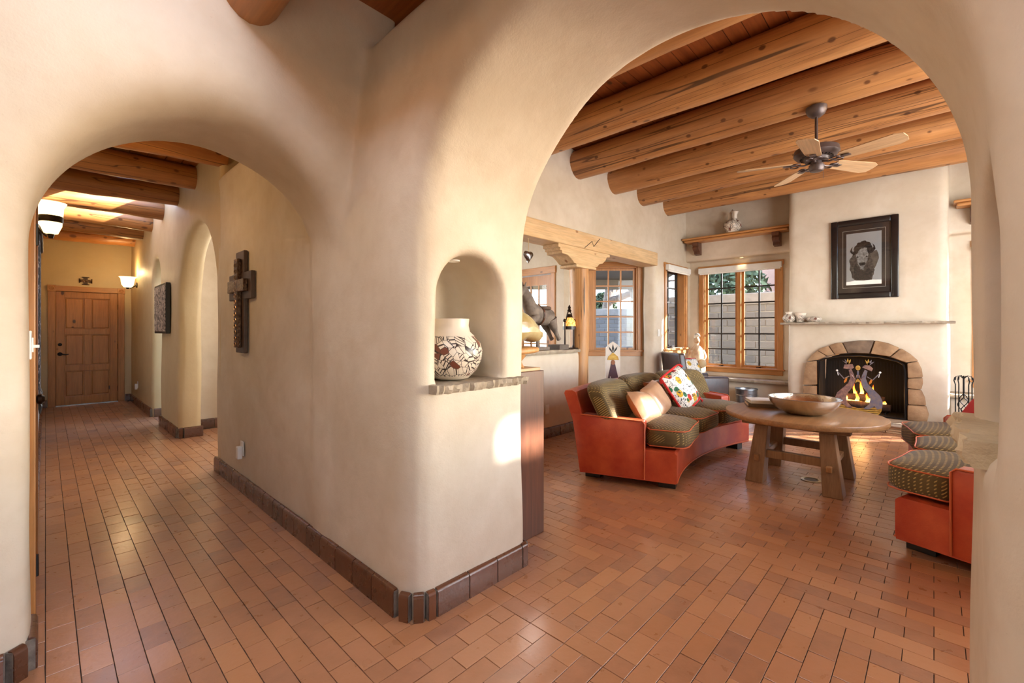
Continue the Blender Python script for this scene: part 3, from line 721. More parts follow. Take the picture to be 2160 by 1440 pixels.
o = MB().tube([(8.085, .285, .13), (8.085, .285, .80), (8.085, .30, .88), (8.085, .36, .925), (8.085, .55, .975), (8.085, .775, .99), (8.085, 1.0, .975), (8.085, 1.2, .925), (8.085, 1.26, .88), (8.085, 1.265, .13)], .011, 6).tube([(8.085, .285, .14), (8.085, 1.265, .14)], .011, 6)
fm = thing('mesh_screen', 'black iron framed mesh screen across the fire opening', 'fire screen', (8.085, .775, .13))
o.xf(Matrix.Translation((-8.085, -.775, -.13))).build('frame', MAT['iron'], fm)
ms = MB()
for i in range(29):
    y = -.47+i*.0335; ms.tube([(.004, y, 0), (.004, y, .80-(y*y)*.30)], .0011, 3, False)
ms.build('mesh', MAT['iron'], fm)
o = rough_slab('mantel', (-.20, 7.94, 1.44), (1.745, 8.17, 1.475), MAT['stone'], seed=9, jag=.012, n=50)
for v in o.data.vertices: v.co.x, v.co.y = v.co.y, v.co.x
o.data.flip_normals(); tag(o, 'long thin grey flagstone mantel shelf above the fire', 'mantel')
for nm, y0, y1, lb in (('banco', 1.70, 3.53, 'stone topped plaster bench below the window behind the armchair'), ('banco', -2.1, -.16, 'stone topped plaster bench below the window behind the fire tools')):
    bt_ = thing(nm, lb, 'bench', (8.87, (y0+y1)/2, 0), kind='structure'); hy = (y1-y0)/2
    MB().bb((-.30, -hy, 0), (0, hy, .44)).build('body', MAT['plaster'], bt_, bevel=.02, bseg=3, smooth=40)
    t_ = rough_slab('top_slab', (-hy, -.42, .44), (hy, 0, .49), MAT['stone'], bt_, seed=int(10+y0*3), jag=.012, n=40)
    for v in t_.data.vertices: v.co.x, v.co.y = v.co.y, v.co.x
    t_.data.flip_normals()
for y0, y1, lb in ((1.72, 3.50, 'honey pine wall shelf holding the double necked vase'), (-2.05, -.19, 'honey pine wall shelf over the window behind the fire tools')):
    sh = thing('wall_shelf', lb, 'shelf', (8.67, (y0+y1)/2, 3.0)); hy = (y1-y0)/2
    MB().bb((-.27, -hy, .065), (0, hy, .10)).build('board', MAT['trim_y'], sh, bevel=.012)
    MB().bb((-.23, -hy+.03, .02), (0, hy-.03, .065)).build('moulding', MAT['trim_y'], sh, bevel=.018, bseg=3)
    for yy in (-hy+.22, hy-.22):
        MB().prism([(0, .02), (-.20, .02), (-.20, -.03), (-.17, -.05), (-.185, -.075), (-.16, -.12), (-.10, -.15), (-.10, -.19), (0, -.21)], yy-.055, yy+.055, 1).build('corbel', MAT['walnut'], sh, bevel=.006)
# ---------------------------------------------------------------- fabrics
def weave(name, dark, light, k=330, k2=330):
    t = NT(name); v = t.n('TexCoord').outputs['Object']
    s = t.n('SeparateXYZ', {0: v}).outputs
    a = t.math('SINE', t.math('MULTIPLY', t.math('ADD', s[0], t.math('MULTIPLY', s[1], .35)), k))
    b = t.math('SINE', t.math('MULTIPLY', t.math('ADD', s[2], t.math('MULTIPLY', s[1], .8)), k2))
    d = t.math('MULTIPLY', t.math('MAXIMUM', a, 0.0), t.math('MAXIMUM', b, 0.0))
    f = t.ramp(d, [(.15, (0,)*3), (.5, (1,)*3)])
    base = t.mix(f, lin(*dark), lin(*light)); n = t.noise(v, 5, 3)
    base = t.mix(t.math('MULTIPLY', t.ramp(n, [(.4, (0,)*3), (.7, (1,)*3)]), .3), base, lin(146, 122, 70))
    t.set(base=base, rough=.8, sheen=.12); t.bump(d, .4, .004)
    return t.m
MAT['olive'] = weave('olive_woven_fabric', (82, 64, 28), (178, 148, 82), 290, 290)
def print_mat(name):
    """white cotton printed with loose fruit and leaf blots and black squiggles"""
    t = NT(name); v = t.n('TexCoord').outputs['Object']
    base = lin(236, 230, 218)
    for i, (c, sc_, off, th) in enumerate((((196, 44, 34), 7.5, 3.1, .24), ((222, 172, 40), 6.5, 9.7, .22), ((52, 110, 70), 9.5, 17.3, .20))):
        mp = t.n('Mapping', {0: v, 1: (off, off*.7, off*1.3), 3: (1, 1, 1)}).outputs[0]
        wv = t.n('TexVoronoi', {'Vector': mp, 'Scale': sc_}).outputs['Distance']
        base = t.mix(t.ramp(wv, [(th*1.3, (1,)*3), (th*1.5, (0,)*3)]), base, lin(*c))
    nz = t.noise(v, 19, 1, .5, 1.2)
    ln = t.math('ABSOLUTE', t.math('SUBTRACT', nz, .5))
    base = t.mix(t.ramp(ln, [(.016, (1,)*3), (.028, (0,)*3)]), base, lin(44, 46, 48))
    t.set(base=base, rough=.85); return t.m
MAT['print'] = print_mat('fruit_print_cotton')
MAT['red_cloth'] = plain('red_cloth', (196, 34, 28), .8)
MAT['cord'] = plain('orange_piping', (206, 104, 62), .5)
def pillow_mb(w, h, t, n=12):
    b = MB(); V = []; F = []
    for sd in (1, -1):
        o = len(V)
        for i in range(n+1):
            for j in range(n+1):
                x, y = 2*i/n-1, 2*j/n-1
                e = max(0, (1-x**4)*(1-y**4))**.55
                pin = 1-.07*(1-abs(x*y))*(abs(x)**6+abs(y)**6)*.5
                V.append((x*w/2*pin, sd*t/2*e, y*h/2*pin))
        F += [(o+i*(n+1)+j, o+(i+1)*(n+1)+j, o+(i+1)*(n+1)+j+1, o+i*(n+1)+j+1) for i in range(n) for j in range(n)]
    return b.add(V, F)
# ---------------------------------------------------------------- curved sofas
def make_sofa(label, sg, loc_y, name='curved_sofa'):
    """sg=+1: seat faces -Y; the arc centre lies 3.0 m in front of the base"""
    Xc, Rf, HA = 4.6, 3.0, math.radians(19.2)
    oy = 1.72 if sg > 0 else 0.0
    root = thing(name, label, 'sofa', (Xc, oy, 0))
    Yc = -1.287 if sg > 0 else 3.007
    def P(th, r, z): return (r*math.sin(th), Yc+sg*r*math.cos(th)-oy, z)
    def sweep(prof, t0, t1, n=20):      # prof: closed list of (r,z)
        b = MB(); k = len(prof); V = [P(t0+(t1-t0)*i/n, r, z) for i in range(n+1) for r, z in prof]
        F = [(i*k+j, i*k+(j+1) % k, (i+1)*k+(j+1) % k, (i+1)*k+j) for i in range(n) for j in range(k)]+[tuple(range(k)), tuple(n*k+j for j in range(k))]
        return b.add(V, F)
    L = MAT['leather']
    base = sweep([(Rf+.005, .07), (Rf, .10), (Rf, .31), (Rf+.02, .33), (3.78, .33), (3.83, .07)], -HA, HA, 30).build('base', L, root, smooth=40)
    for z in (.085,):
        MB().tube([P(-HA+2*HA*i/30, Rf-.002, z) for i in range(31)], .006, 6).build('piping', MAT['cord'], base, smooth=60)
    sweep([(3.68, .30), (3.83, .30), (3.90, .55), (3.975, .775), (3.965, .80), (3.90, .805), (3.87, .79), (3.78, .50)], -HA, HA, 24).build('back', L, root, smooth=40)
    for s in (-1, 1):
        a0, a1 = sorted((s*HA*1.004, s*math.radians(16.9)))
        arm = sweep([(3.26, .30), (3.26, .555), (3.275, .572), (3.80, .590), (3.905, .60), (3.83, .075), (3.265, .075)], a0, a1, 4).build('arm', L, root, smooth=35, bevel=.012)
        MB().tube([P(s*HA*1.006, r, z) for r, z in ((3.26, .08), (3.258, .55), (3.28, .574), (3.82, .594))], .006, 6).build('piping', MAT['cord'], arm, smooth=60)
    w = math.radians(33.8)/3
    for i in range(3):
        tc = (i-1)*w
        def fn(q, tc=tc, i=i):
            r = 3.27+q.x; u = q.y/(w/2)
            th = tc+q.y
            if i != 1:
                side = -1 if i == 0 else 1; f = max(0, min(1, (3.27-r)/.04)); 
                if q.y*side > 0: th = tc+q.y*(1+f*.30)
            crown = .03*(1-min(1, (q.x/.36)**2))*(1-min(1, u*u))
            return Vector(P(th, r, .43+q.z+(crown if q.z > 0 else 0)))
        cu = MB().puffy((.375, w/2*.995, .095), 5.0, 14, fn).build('seat_cushion', MAT['olive'], root, smooth=70)
        for zz in (.068, -.068):
            pts = []
            for kk in range(49):
                a = 2*PI*kk/48; c, s_ = math.cos(a), math.sin(a); l = (abs(c)**8+abs(s_)**8)**(1/8)
                pts.append(fn(Vector((c/l*.362, s_/l*w/2*.965, zz))))
            MB().tube(pts, .005, 5).build('piping', MAT['cord'], cu, smooth=60)
        def fb_(q, tc=tc):
            u = q.y/(w/2); v = q.z/.20
            dim = sum(math.exp(-((u-a)**2+(v-b)**2)*9) for a in (-.45, .45) for b in (-.35, .4))
            r = 3.625+q.x-(dim*-.045 if q.x < 0 else 0)+(q.z)*.48
            return Vector(P((tc+q.y)*1.15, r, .665+q.z))
        bc = MB().puffy((.105, w/2*.985, .20), 4.5, 16, fb_).build('back_cushion', MAT['olive'], root, smooth=70)
        for a in (-.45, .45):
            for b in (-.35, .4): MB().sphere(fb_(Vector((-.098, a*w/2, b*.20))), .011, 8, 5).build('button', MAT['olive'], bc, smooth=60)
    for s in (-1, 1):
        for r in (3.09, 3.74):
            o = sweep([(r-.07, 0), (r+.07, 0), (r+.07, .075), (r-.07, .075)], s*math.radians(16.6)-.014, s*math.radians(16.6)+.014, 2).build('foot', MAT['black_wood'], root)
    return root, P
sofa1, P1 = make_sofa('curved red leather sofa with olive cushions and throw pillows, backed toward the counter', 1, 0)
sofa2, P2 = make_sofa('curved red leather sofa with olive cushions across the table from the one with printed pillow', -1, 0)
def place_pillow(name, label, cat, w, h, t, mat, P, root, th, r, z, lean, spin=0, roll=0, sg=1, group=None, edge=None):
    o_ = thing(name, label, cat, (0, 0, 0), group=group)
    c = Vector(P(math.radians(th), r, z))+root.location
    o_.location = c
    o_.rotation_euler = (Matrix.Rotation(-math.radians(th)*sg+(PI if sg < 0 else 0)+spin, 4, 'Z') @ Matrix.Rotation(-lean, 4, 'X') @ Matrix.Rotation(roll, 4, 'Y')).to_euler()
    pillow_mb(w, h, t).build('cover', mat, o_, smooth=60)
    if edge:
        pts = []
        for k in range(41):
            a = 2*PI*k/40; c_, s_ = math.cos(a), math.sin(a); l = max(abs(c_), abs(s_)); pts.append((c_/l*w/2*.985, 0, s_/l*h/2*.985))
        MB().tube(pts, edge[1], 6).build('edging', edge[0], o_, smooth=60)
        if len(edge) > 2:
            for sx in (-1, 1):
                for sz in (-1, 1):
                    ts = MB()
                    for q in range(9):
                        a = random.uniform(0, 6.28); ts.tube([(sx*w/2, 0, sz*h/2), (sx*(w/2+.03)+.012*math.cos(a), .015*math.sin(a), sz*(h/2+.005)-.02), (sx*(w/2+.04)+.02*math.cos(a), .025*math.sin(a), sz*h/2-.05)], [.006, .007, .004], 5)
                    ts.build('tassel', edge[0], o_)
    return o_
place_pillow('leather_pillow', 'pale tan leather pillow against the sofa arm', 'pillow', .46, .32, .16, MAT['leather_tan'], P1, sofa1, -13.0, 3.33, .635, .6, roll=.18)
place_pillow('leather_pillow', 'tan leather pillow between the other leather pillow and the printed one', 'pillow', .46, .34, .16, MAT['leather_tan'], P1, sofa1, -6.6, 3.33, .66, .55, roll=-.15)
place_pillow('leather_pillow', 'brown glossy leather pillow tucked behind the fruit printed pillow', 'pillow', .40, .30, .14, plain('brown_gloss_leather', (142, 84, 46), .3), P1, sofa1, -1.5, 3.44, .67, .45)
place_pillow('printed_pillow', 'white pillow printed with fruit, red edging and tassels, on the sofa', 'pillow', .46, .44, .15, MAT['print'], P1, sofa1, 2.6, 3.28, .72, .5, spin=-.08, roll=-.30, edge=(MAT['red_cloth'], .014, 1))
place_pillow('red_pillow', 'plain red pillow lying on the sofa nearest the fire tools', 'pillow', .36, .30, .14, MAT['red_cloth'], P2, sofa2, 12.5, 3.36, .66, .5, sg=-1)
bpy.data.objects['red_pillow']['label'] = 'plain red pillow on the sofa across from the printed pillow'

# ---------------------------------------------------------------- armchair
ac = thing('armchair', 'dark brown leather armchair in the corner by the narrow window', 'armchair', (7.62, 2.93, 0), math.radians(47))
LD = MAT['leather_dark']
MB().bb((-.30, -.36, .13), (.30, .30, .28)).build('seat_base', LD, ac, bevel=.02, bseg=3, smooth=40)
MB().puffy((.275, .34, .075), 6, 10).xf(Matrix.Translation((0, -.05, .355))).build('seat', LD, ac, smooth=60)
for s in (-1, 1): MB().bb((min(s*.28, s*.39), -.37, .12), (max(s*.28, s*.39), .33, .60)).build('arm', LD, ac, bevel=.03, bseg=3, smooth=40)
MB().hexa([(-.39, .22, .12), (.39, .22, .12), (.39, .37, .12), (-.39, .37, .12), (-.37, .36, .98), (.37, .36, .98), (.37, .47, .98), (-.37, .47, .98)]).build('backrest', LD, ac, bevel=.03, bseg=3, smooth=40)
for sx in (-1, 1):
    for sy in (-1, 1): MB().hexa([(sx*.33-.02, sy*.31-.02, 0), (sx*.33+.02, sy*.31-.02, 0), (sx*.33+.02, sy*.31+.02, 0), (sx*.33-.02, sy*.31+.02, 0), (sx*.33-.03, sy*.31-.03, .13), (sx*.33+.03, sy*.31-.03, .13), (sx*.33+.03, sy*.31+.03, .13), (sx*.33-.03, sy*.31+.03, .13)]).build('leg', MAT['black_wood'], ac)
pp = thing('printed_pillow', 'white printed pillow sunlit on the dark armchair', 'pillow', (7.60, 2.97, .68), math.radians(47-10))
pp.rotation_euler = (-.42, .0, math.radians(-18)); pp.location = (7.52, 2.98, .68)
pillow_mb(.44, .42, .15).build('cover', MAT['print'], pp, smooth=60)
MB().tube([(-.22, 0, -.21), (.22, 0, -.21), (.22, 0, .21), (-.22, 0, .21), (-.22, 0, -.21)], .008, 6).build('edging', MAT['red_cloth'], pp)

# ---------------------------------------------------------------- oval table
tb = thing('coffee_table', 'round oak coffee table on four splayed block legs', 'table', (4.77, .88, 0))
poly = [(.61*math.cos(a), .625*math.sin(a)) for a in [2*PI*i/72 for i in range(72)]]
MB().prism(poly, .555, .60, 2).build('top', MAT['oak'], tb, bevel=.006, smooth=40)
for x in (-.30, .30):
    MB().bb((x-.06, -.40, .505), (x+.06, .40, .555)).build('cleat', MAT['oak_z'], tb, bevel=.006)
for lx, ly in ((-.33, .29), (-.33, -.29), (.33, -.29), (.33, .29)):
    sx, sy = (1 if lx < 0 else -1), (1 if ly < 0 else -1); tx, ty = lx+sx*.035, ly+sy*.05
    a, b_, c, d = .08, .07, .058, .052
    MB().hexa([(lx-a, ly-b_, 0), (lx+a, ly-b_, 0), (lx+a, ly+b_, 0), (lx-a, ly+b_, 0), (tx-c, ty-d, .505), (tx+c, ty-d, .505), (tx+c, ty+d, .505), (tx-c, ty+d, .505)]).build('leg', MAT['oak_z'], tb, bevel=.006)
for x in (-.315, .315): MB().bb((x-.028, -.215, .22), (x+.028, .215, .29)).build('stretcher', MAT['oak_z'], tb, bevel=.005)
for y in (-.265, .265): MB().bb((-.42, y-.02, .20), (.42, y+.02, .25)).build('stretcher', MAT['oak'], tb, bevel=.005)
bw = thing('metal_bowl', 'wide shallow metal bowl on the round table', 'bowl', (4.71, .85, .60)); bw.scale = (.95, .95, .95)
prof = [(.10, 0), (.16, .012), (.235, .055), (.28, .11), (.295, .155), (.289, .156), (.272, .112), (.226, .062), (.15, .022), (.02, .012)]
MB().lathe(prof, 48).build('shell', plain('hammered_bowl', (214, 202, 184), .24, 1.0, bump=.25, bs=26), bw, smooth=50)
MB().lathe([(.292, .153), (.297, .156), (.292, .160), (.287, .156), (.292, .153)], 48).build('rim', MAT['steel'], bw, smooth=60)
bk = thing('book', 'closed white covered book beside the bowl', 'book', (4.95, 1.22, .57), .5)
MB().bb((-.11, -.15, .004), (.105, .15, .026)).build('pages', plain('paper', (226, 218, 204), .8), bk)
MB().bb((-.115, -.155, 0), (.115, .155, .004)).bb((-.115, -.155, .026), (.115, .155, .030)).bb((-.118, -.155, 0), (-.112, .155, .03)).build('cover', MAT['white'], bk)
bk2 = thing('book', 'larger brown book under the white one', 'book', (4.95, 1.22, .60), .42)
bk.location.z = .635
MB().bb((-.125, -.165, .004), (.12, .165, .031)).build('pages', plain('paper_cream', (218, 204, 180), .8), bk2)
MB().bb((-.13, -.17, 0), (.13, .17, .004)).bb((-.13, -.17, .031), (.13, .17, .035)).bb((-.133, -.17, 0), (-.127, .17, .035)).build('cover', plain('brown_cover', (104, 84, 66), .5), bk2)
fg = thing('floor_outlet', 'round brass ringed outlet plate set in the brick floor under the table', 'outlet', (4.765, .805, 0))
MB().lathe([(.075, .0), (.078, .006), (.06, .008), (.055, .003)], 32, cap=False).build('ring', plain('pale_brass', (210, 190, 150), .3, .8), fg, smooth=40)
MB().lathe([(.052, .001), (.05, .004)], 24).build('cover', MAT['bronze'], fg, smooth=40)
# ---------------------------------------------------------------- waste bin
bn = thing('waste_bin', 'ribbed galvanised steel bin standing before the window bench', 'bin', (8.28, 2.33, 0))
MB().lathe([(.135, 0), (.14, .01), (.15, .11), (.155, .113), (.152, .12), (.162, .25), (.168, .253), (.164, .26), (.172, .345), (.18, .35), (.178, .36), (.168, .352), (.13, .02)], 36).build('body', MAT['steel'], bn, smooth=35)
MB().tube([(.17*math.cos(a), .17*math.sin(a)-.01, .30-.05*math.sin(a*1.0)**2) for a in [PI*1.1+i*PI*.8/10 for i in range(11)]], .004, 6).build('handle', MAT['steel'], bn)
# ---------------------------------------------------------------- ceiling fan
FB = plain('fan_bronze', (96, 82, 78), .4, .5)
fan = thing('ceiling_fan', 'five bladed ceiling fan with pale blades on a bronze motor', 'fan', (4.99, .80, 3.44))
MB().lathe([(.085, .005), (.085, -.02), (.07, -.06), (.04, -.085), (.02, -.09)], 24).build('canopy', FB, fan, smooth=40)
MB().tube([(0, 0, -.08), (0, 0, -.36)], .0135, 10).build('downrod', FB, fan, smooth=60)
motor = MB().lathe([(.02, -.32), (.12, -.335), (.178, -.355), (.184, -.40), (.165, -.425), (.10, -.44), (.095, -.465), (.05, -.475), (.05, -.50), (.062, -.505), (.062, -.545), (.05, -.56), (.02, -.565)], 32).build('motor', FB, fan, smooth=40); motor.location = (0, 0, -.035)
vt = MB()
for i in range(24):
    a = 2*PI*i/24; vt.box((.118*math.cos(a), .118*math.sin(a), -.434), (.03, .006, .01), (0, 0, a))
vt.build('vents', MAT['iron'], motor)['kind'] = 'stuff'
MB().tube([(.03, -.05, -.55), (.03, -.05, -.63)], .0015, 4).build('pull_chain', FB, motor)
BL = wood('fan_blade_ash', (214, 178, 136), (190, 150, 108), axis=0, rough=.45, knot_amt=0, bump=0)
blade = None
for i in range(5):
    a = math.radians(39)+2*PI*i/5
    bl = thing('blade'); bl.parent = fan; bl.rotation_euler = (0, 0, a); bl.location = (0, 0, -.51)
    paddle = [(.20, -.055), (.24, -.065), (.60, -.085), (.66, -.06), (.67, 0), (.66, .06), (.60, .085), (.24, .065), (.20, .055)]
    o = MB().prism(paddle, -.004, .004, 2).xf(Matrix.Rotation(math.radians(-13), 4, 'X')).build('paddle', BL, bl)
    b = MB().tube([(.05, 0, -.005), (.10, 0, -.022), (.15, 0, -.018), (.22, 0, -.008)], .008, 6)
    for s in (-1, 1): b.tube([(.17+.035*math.cos(q), s*.032+.028*math.sin(q), -.016) for q in [2*PI*k/14 for k in range(15)]], .006, 5)
    b.box((.22, 0, -.010), (.10, .05, .006)); b.build('blade_iron', FB, bl, smooth=50)

# ---------------------------------------------------------------- painted pottery
def pottery(name, z0, z1, k=9):
    t = NT(name); v = t.n('TexCoord').outputs['Object']; s = t.n('SeparateXYZ', {0: v}).outputs
    ang = t.math('MULTIPLY', t.math('ARCTAN2', s[1], s[0]), .8/PI*2)
    H = z1-z0; zz = t.math('DIVIDE', t.math('SUBTRACT', s[2], z0), H)
    uv = t.n('CombineXYZ', {0: t.math('ADD', ang, t.math('MULTIPLY', zz, .35)), 1: zz, 2: 0.0}).outputs[0]
    cellv = t.n('TexVoronoi', {'Vector': uv, 'Scale': k*.55}); edge = t.n('TexVoronoi', {'Vector': uv, 'Scale': k*.55}, feature='DISTANCE_TO_EDGE').outputs['Distance']
    rc = t.n('SeparateColor', {0: cellv.outputs['Color']}).outputs
    str_ = t.math('SINE', t.math('MULTIPLY', t.math('ADD', t.math('MULTIPLY', ang, t.math('SUBTRACT', rc[0], .5)), t.math('MULTIPLY', zz, t.math('SUBTRACT', rc[1], .4))), 300.0))
    cream = lin(226, 212, 194); dk = lin(52, 38, 32); br = lin(112, 62, 44)
    fill = t.mix(t.ramp(str_, [(.55, (0,)*3), (.62, (1,)*3)]), cream, dk)
    fill = t.mix(t.ramp(rc[2], [(.62, (0,)*3), (.64, (1,)*3)]), fill, cream)
    fill = t.mix(t.ramp(rc[0], [(.90, (0,)*3), (.91, (1,)*3)]), fill, br)
    fill = t.mix(t.ramp(edge, [(.02, (1,)*3), (.035, (0,)*3)]), fill, dk)
    band = t.math('MULTIPLY', t.ramp(zz, [(.06, (0,)*3), (.08, (1,)*3)]), t.ramp(zz, [(.70, (1,)*3), (.72, (0,)*3)]))
    band2 = t.math('MULTIPLY', t.ramp(zz, [(.58, (1,)*3), (.6, (0,)*3)]), 1.0)
    base = t.mix(t.math('MULTIPLY', band, 1.0), cream, fill)
    t.set(base=base, rough=.35, spec=.5); return t.m
jar = thing('painted_jar', 'large cream jar painted with dark feather designs in the wall niche', 'jar', (1.485, 1.86, 1.094)); jar.scale = (.94, .94, .94)
MB().lathe([(.07, 0), (.10, .008), (.145, .05), (.172, .11), (.178, .16), (.165, .205), (.13, .245), (.108, .265), (.100, .30), (.104, .338), (.097, .338), (.092, .30), (.09, .27)], 48).build('body', pottery('jar_paint', 0, .34, 17), jar, smooth=60)
nl = thing('niche_light', 'small round recessed light in the top of the niche', 'light', (1.50, 1.86, 1.725))
MB().lathe([(.035, 0), (.036, -.006), (.028, -.008), (.024, 0)], 24, cap=False).build('trim_ring', MAT['white'], nl, smooth=40)
MB().lathe([(.022, .002), (.02, -.002)], 16).build('lens', emit('niche_lens', (255, 232, 200), .6), nl)
wv = thing('wedding_vase', 'white double necked vase painted in brown on the wall shelf', 'vase', (8.50, 2.62, 3.10), .9)
b = MB().lathe([(.06, 0), (.10, .02), (.14, .08), (.15, .13), (.13, .19), (.09, .225), (.02, .235)], 36)
for s in (-1, 1): b.tube([(s*.04, 0, .18), (s*.06, 0, .24), (s*.07, 0, .31), (s*.085, 0, .37)], [.055, .04, .036, .05], 16)
b.build('body', pottery('vase_paint', 0, .35, 14), wv, smooth=60)
MB().tube([(-.06, 0, .30), (-.045, 0, .38), (0, 0, .41), (.045, 0, .38), (.06, 0, .30)], .014, 8).build('handle', plain('vase_handle', (222, 206, 190), .4), wv, smooth=60)
o = thing('small_pot', 'small round white pot with flared neck on the mantel', 'pot', (8.05, 1.65, 1.478))
MB().lathe([(.035, 0), (.06, .012), (.085, .05), (.088, .075), (.07, .105), (.045, .12), (.038, .14), (.05, .165), (.045, .165), (.034, .14)], 28).build('body', pottery('pot_paint', 0, .18, 6), o, smooth=60)
o = thing('small_pot', 'upright white pot with brown patches between two mantel pots', 'pot', (8.06, 1.50, 1.478))
MB().lathe([(.04, 0), (.05, .01), (.06, .08), (.075, .13), (.08, .145), (.07, .15), (.05, .08)], 24).build('body', pottery('pot_paint_b', 0, .15, 5), o, smooth=60)
o = thing('small_pot', 'squat seed pot with painted shoulder on the mantel', 'pot', (8.02, 1.315, 1.478))
MB().lathe([(.04, 0), (.075, .012), (.10, .04), (.095, .06), (.06, .078), (.03, .083), (.02, .08)], 28).build('body', pottery('pot_paint_c', 0, .12, 6), o, smooth=60)

# ---------------------------------------------------------------- framed bison photograph
pc = thing('framed_print', 'black framed bison photograph hanging over the mantel', 'picture', (8.15, .735, 1.815))
W, Hh = .77, 1.15
fr = MB()
for (y0, z0, y1, z1) in ((-W/2, 0, -W/2+.085, Hh), (W/2-.085, 0, W/2, Hh), (-W/2+.085, 0, W/2-.085, .085), (-W/2+.085, Hh-.085, W/2-.085, Hh)):
    fr.bb((-.045, y0, z0), (-.002, y1, z1))
fr.build('frame', plain('black_frame', (26, 22, 22), .25, coat=.4), pc, bevel=.012, bseg=3, smooth=40)
MB().bb((-.014, -W/2+.08, .08), (-.008, W/2-.08, Hh-.08)).build('mat_board', plain('brown_mat', (86, 70, 62), .8), pc)
MB().bb((-.016, -.245, .155), (-.014, .245, .995)).build('mat_line', plain('cream_line', (226, 216, 200), .8), pc)
MB().bb((-.0175, -.239, .161), (-.0155, .239, .989)).build('mat_inner', plain('brown_mat_inner', (86, 70, 62), .8), pc)
ph = MB().bb((-.019, -.20, .20), (-.017, .20, .95)).build('photo', plain('snow_sky', (232, 228, 228), .5, col2=(246, 243, 241), ns=3), pc)
def blob(poly, d, mat, nm, par): MB().prism([(-y, z) for y, z in poly], -.019-d-.001, -.019-d, 0).build(nm, mat, par)
fur = plain('bison_fur', (70, 54, 46), .8, col2=(140, 122, 110), ns=30, bump=.3); fur2 = plain('bison_dark', (44, 34, 30), .8, col2=(92, 76, 68), ns=40, bump=.3)
import math as _m
def jag(pts, amp, n=5, seed=2):
    r = random.Random(seed); out = []
    for i, p in enumerate(pts):
        q = pts[(i+1) % len(pts)]
        for k in range(n): out.append((p[0]+(q[0]-p[0])*k/n+r.uniform(-amp, amp), p[1]+(q[1]-p[1])*k/n+r.uniform(-amp, amp)))
    return out
tanf = plain('bison_flank', (120, 102, 88), .8, col2=(158, 142, 128), ns=14); snowf = plain('bison_frost', (150, 138, 130), .8, col2=(236, 230, 226), ns=34)
blob(jag([(.06, .66), (.15, .68), (.174, .57), (.14, .46), (.11, .40), (.05, .42)], .003), 0, tanf, 'bison_flank', ph)
blob(jag([(-.11, .66), (-.166, .57), (-.155, .43), (-.125, .30), (-.09, .25), (.092, .25), (.122, .40), (.09, .55), (.07, .66)], .007), .001, fur, 'bison_body', ph)
blob(jag([(-.105, .52), (-.115, .38), (-.10, .28), (.08, .27), (.10, .38), (.06, .44), (.0, .38), (-.05, .44)], .008, seed=5), .002, fur2, 'bison_beard', ph)
blob(jag([(-.115, .65), (-.115, .72), (-.072, .80), (0, .836), (.077, .79), (.107, .717), (.085, .64), (.03, .66), (0, .70), (-.04, .66)], .007, seed=4), .002, fur2, 'bison_mane', ph)
blob(jag([(-.085, .64), (-.03, .72), (.03, .73), (.055, .64), (.045, .55), (.02, .49), (.0, .41), (-.035, .42), (-.065, .52)], .006, seed=7), .003, snowf, 'bison_face', ph)
blob([(-.055, .515), (.02, .52), (.025, .49), (.0, .475), (-.04, .472)], .004, fur2, 'bison_muzzle', ph)
for ey in (-.068, .035): blob([(ey-.014, .60), (ey, .615), (ey+.014, .60), (ey, .588)], .004, fur2, 'bison_eye', ph)
blob([(-.105, .63), (-.13, .65), (-.155, .69), (-.145, .73), (-.125, .757), (-.135, .71), (-.125, .68), (-.09, .66)], .004, fur2, 'bison_horn', ph)
blob([(.07, .64), (.10, .65), (.135, .70), (.125, .745), (.10, .78), (.112, .73), (.10, .70), (.065, .67)], .004, fur2, 'bison_horn', ph)
blob([(-.20, .20), (.20, .20), (.20, .255), (.09, .262), (0, .255), (-.09, .262), (-.20, .245)], .005, MAT['white'], 'snow', ph)
MB().bb((-.0245, -W/2+.082, .082), (-.0235, W/2-.082, Hh-.082)).build('glazing', MAT['glass'], pc)

# ---------------------------------------------------------------- fire, logs, dancer screen, tools
lg = random.Random(4)
for i, (y0, y1, z, x0) in enumerate(((.45, 1.1, .222, 8.42), (.5, 1.05, .222, 8.58), (.52, .98, .325, 8.5))):
    o = MB().tube([(x0, y0, z), (x0+.02, (y0+y1)/2, z+.01), (x0-.01, y1, z+.02)], [.05, .058, .048], 10).build('fire_log', plain('charred_log', (40, 28, 22), .9, col2=(92, 60, 40), ns=12, bump=.8, bs=20), None, smooth=50)
    tag(o, ['charred split log at the front of the fire', 'charred log at the back of the fire', 'charred log laid across the other two in the fire'][i], 'log')
gt = thing('fire_grate', 'black iron grate under the burning logs', 'grate', (8.5, .78, .13))
g = MB()
for i in range(7): g.tube([(-.16, -.27+i*.09, .0), (-.16, -.27+i*.09, .025), (.15, -.27+i*.09, .025), (.15, -.27+i*.09, .0)], .007, 5)
g.tube([(-.10, -.3, .018), (-.10, .3, .018)], .008, 5).tube([(.10, -.3, .018), (.10, .3, .018)], .008, 5).build('bars', MAT['iron'], gt)
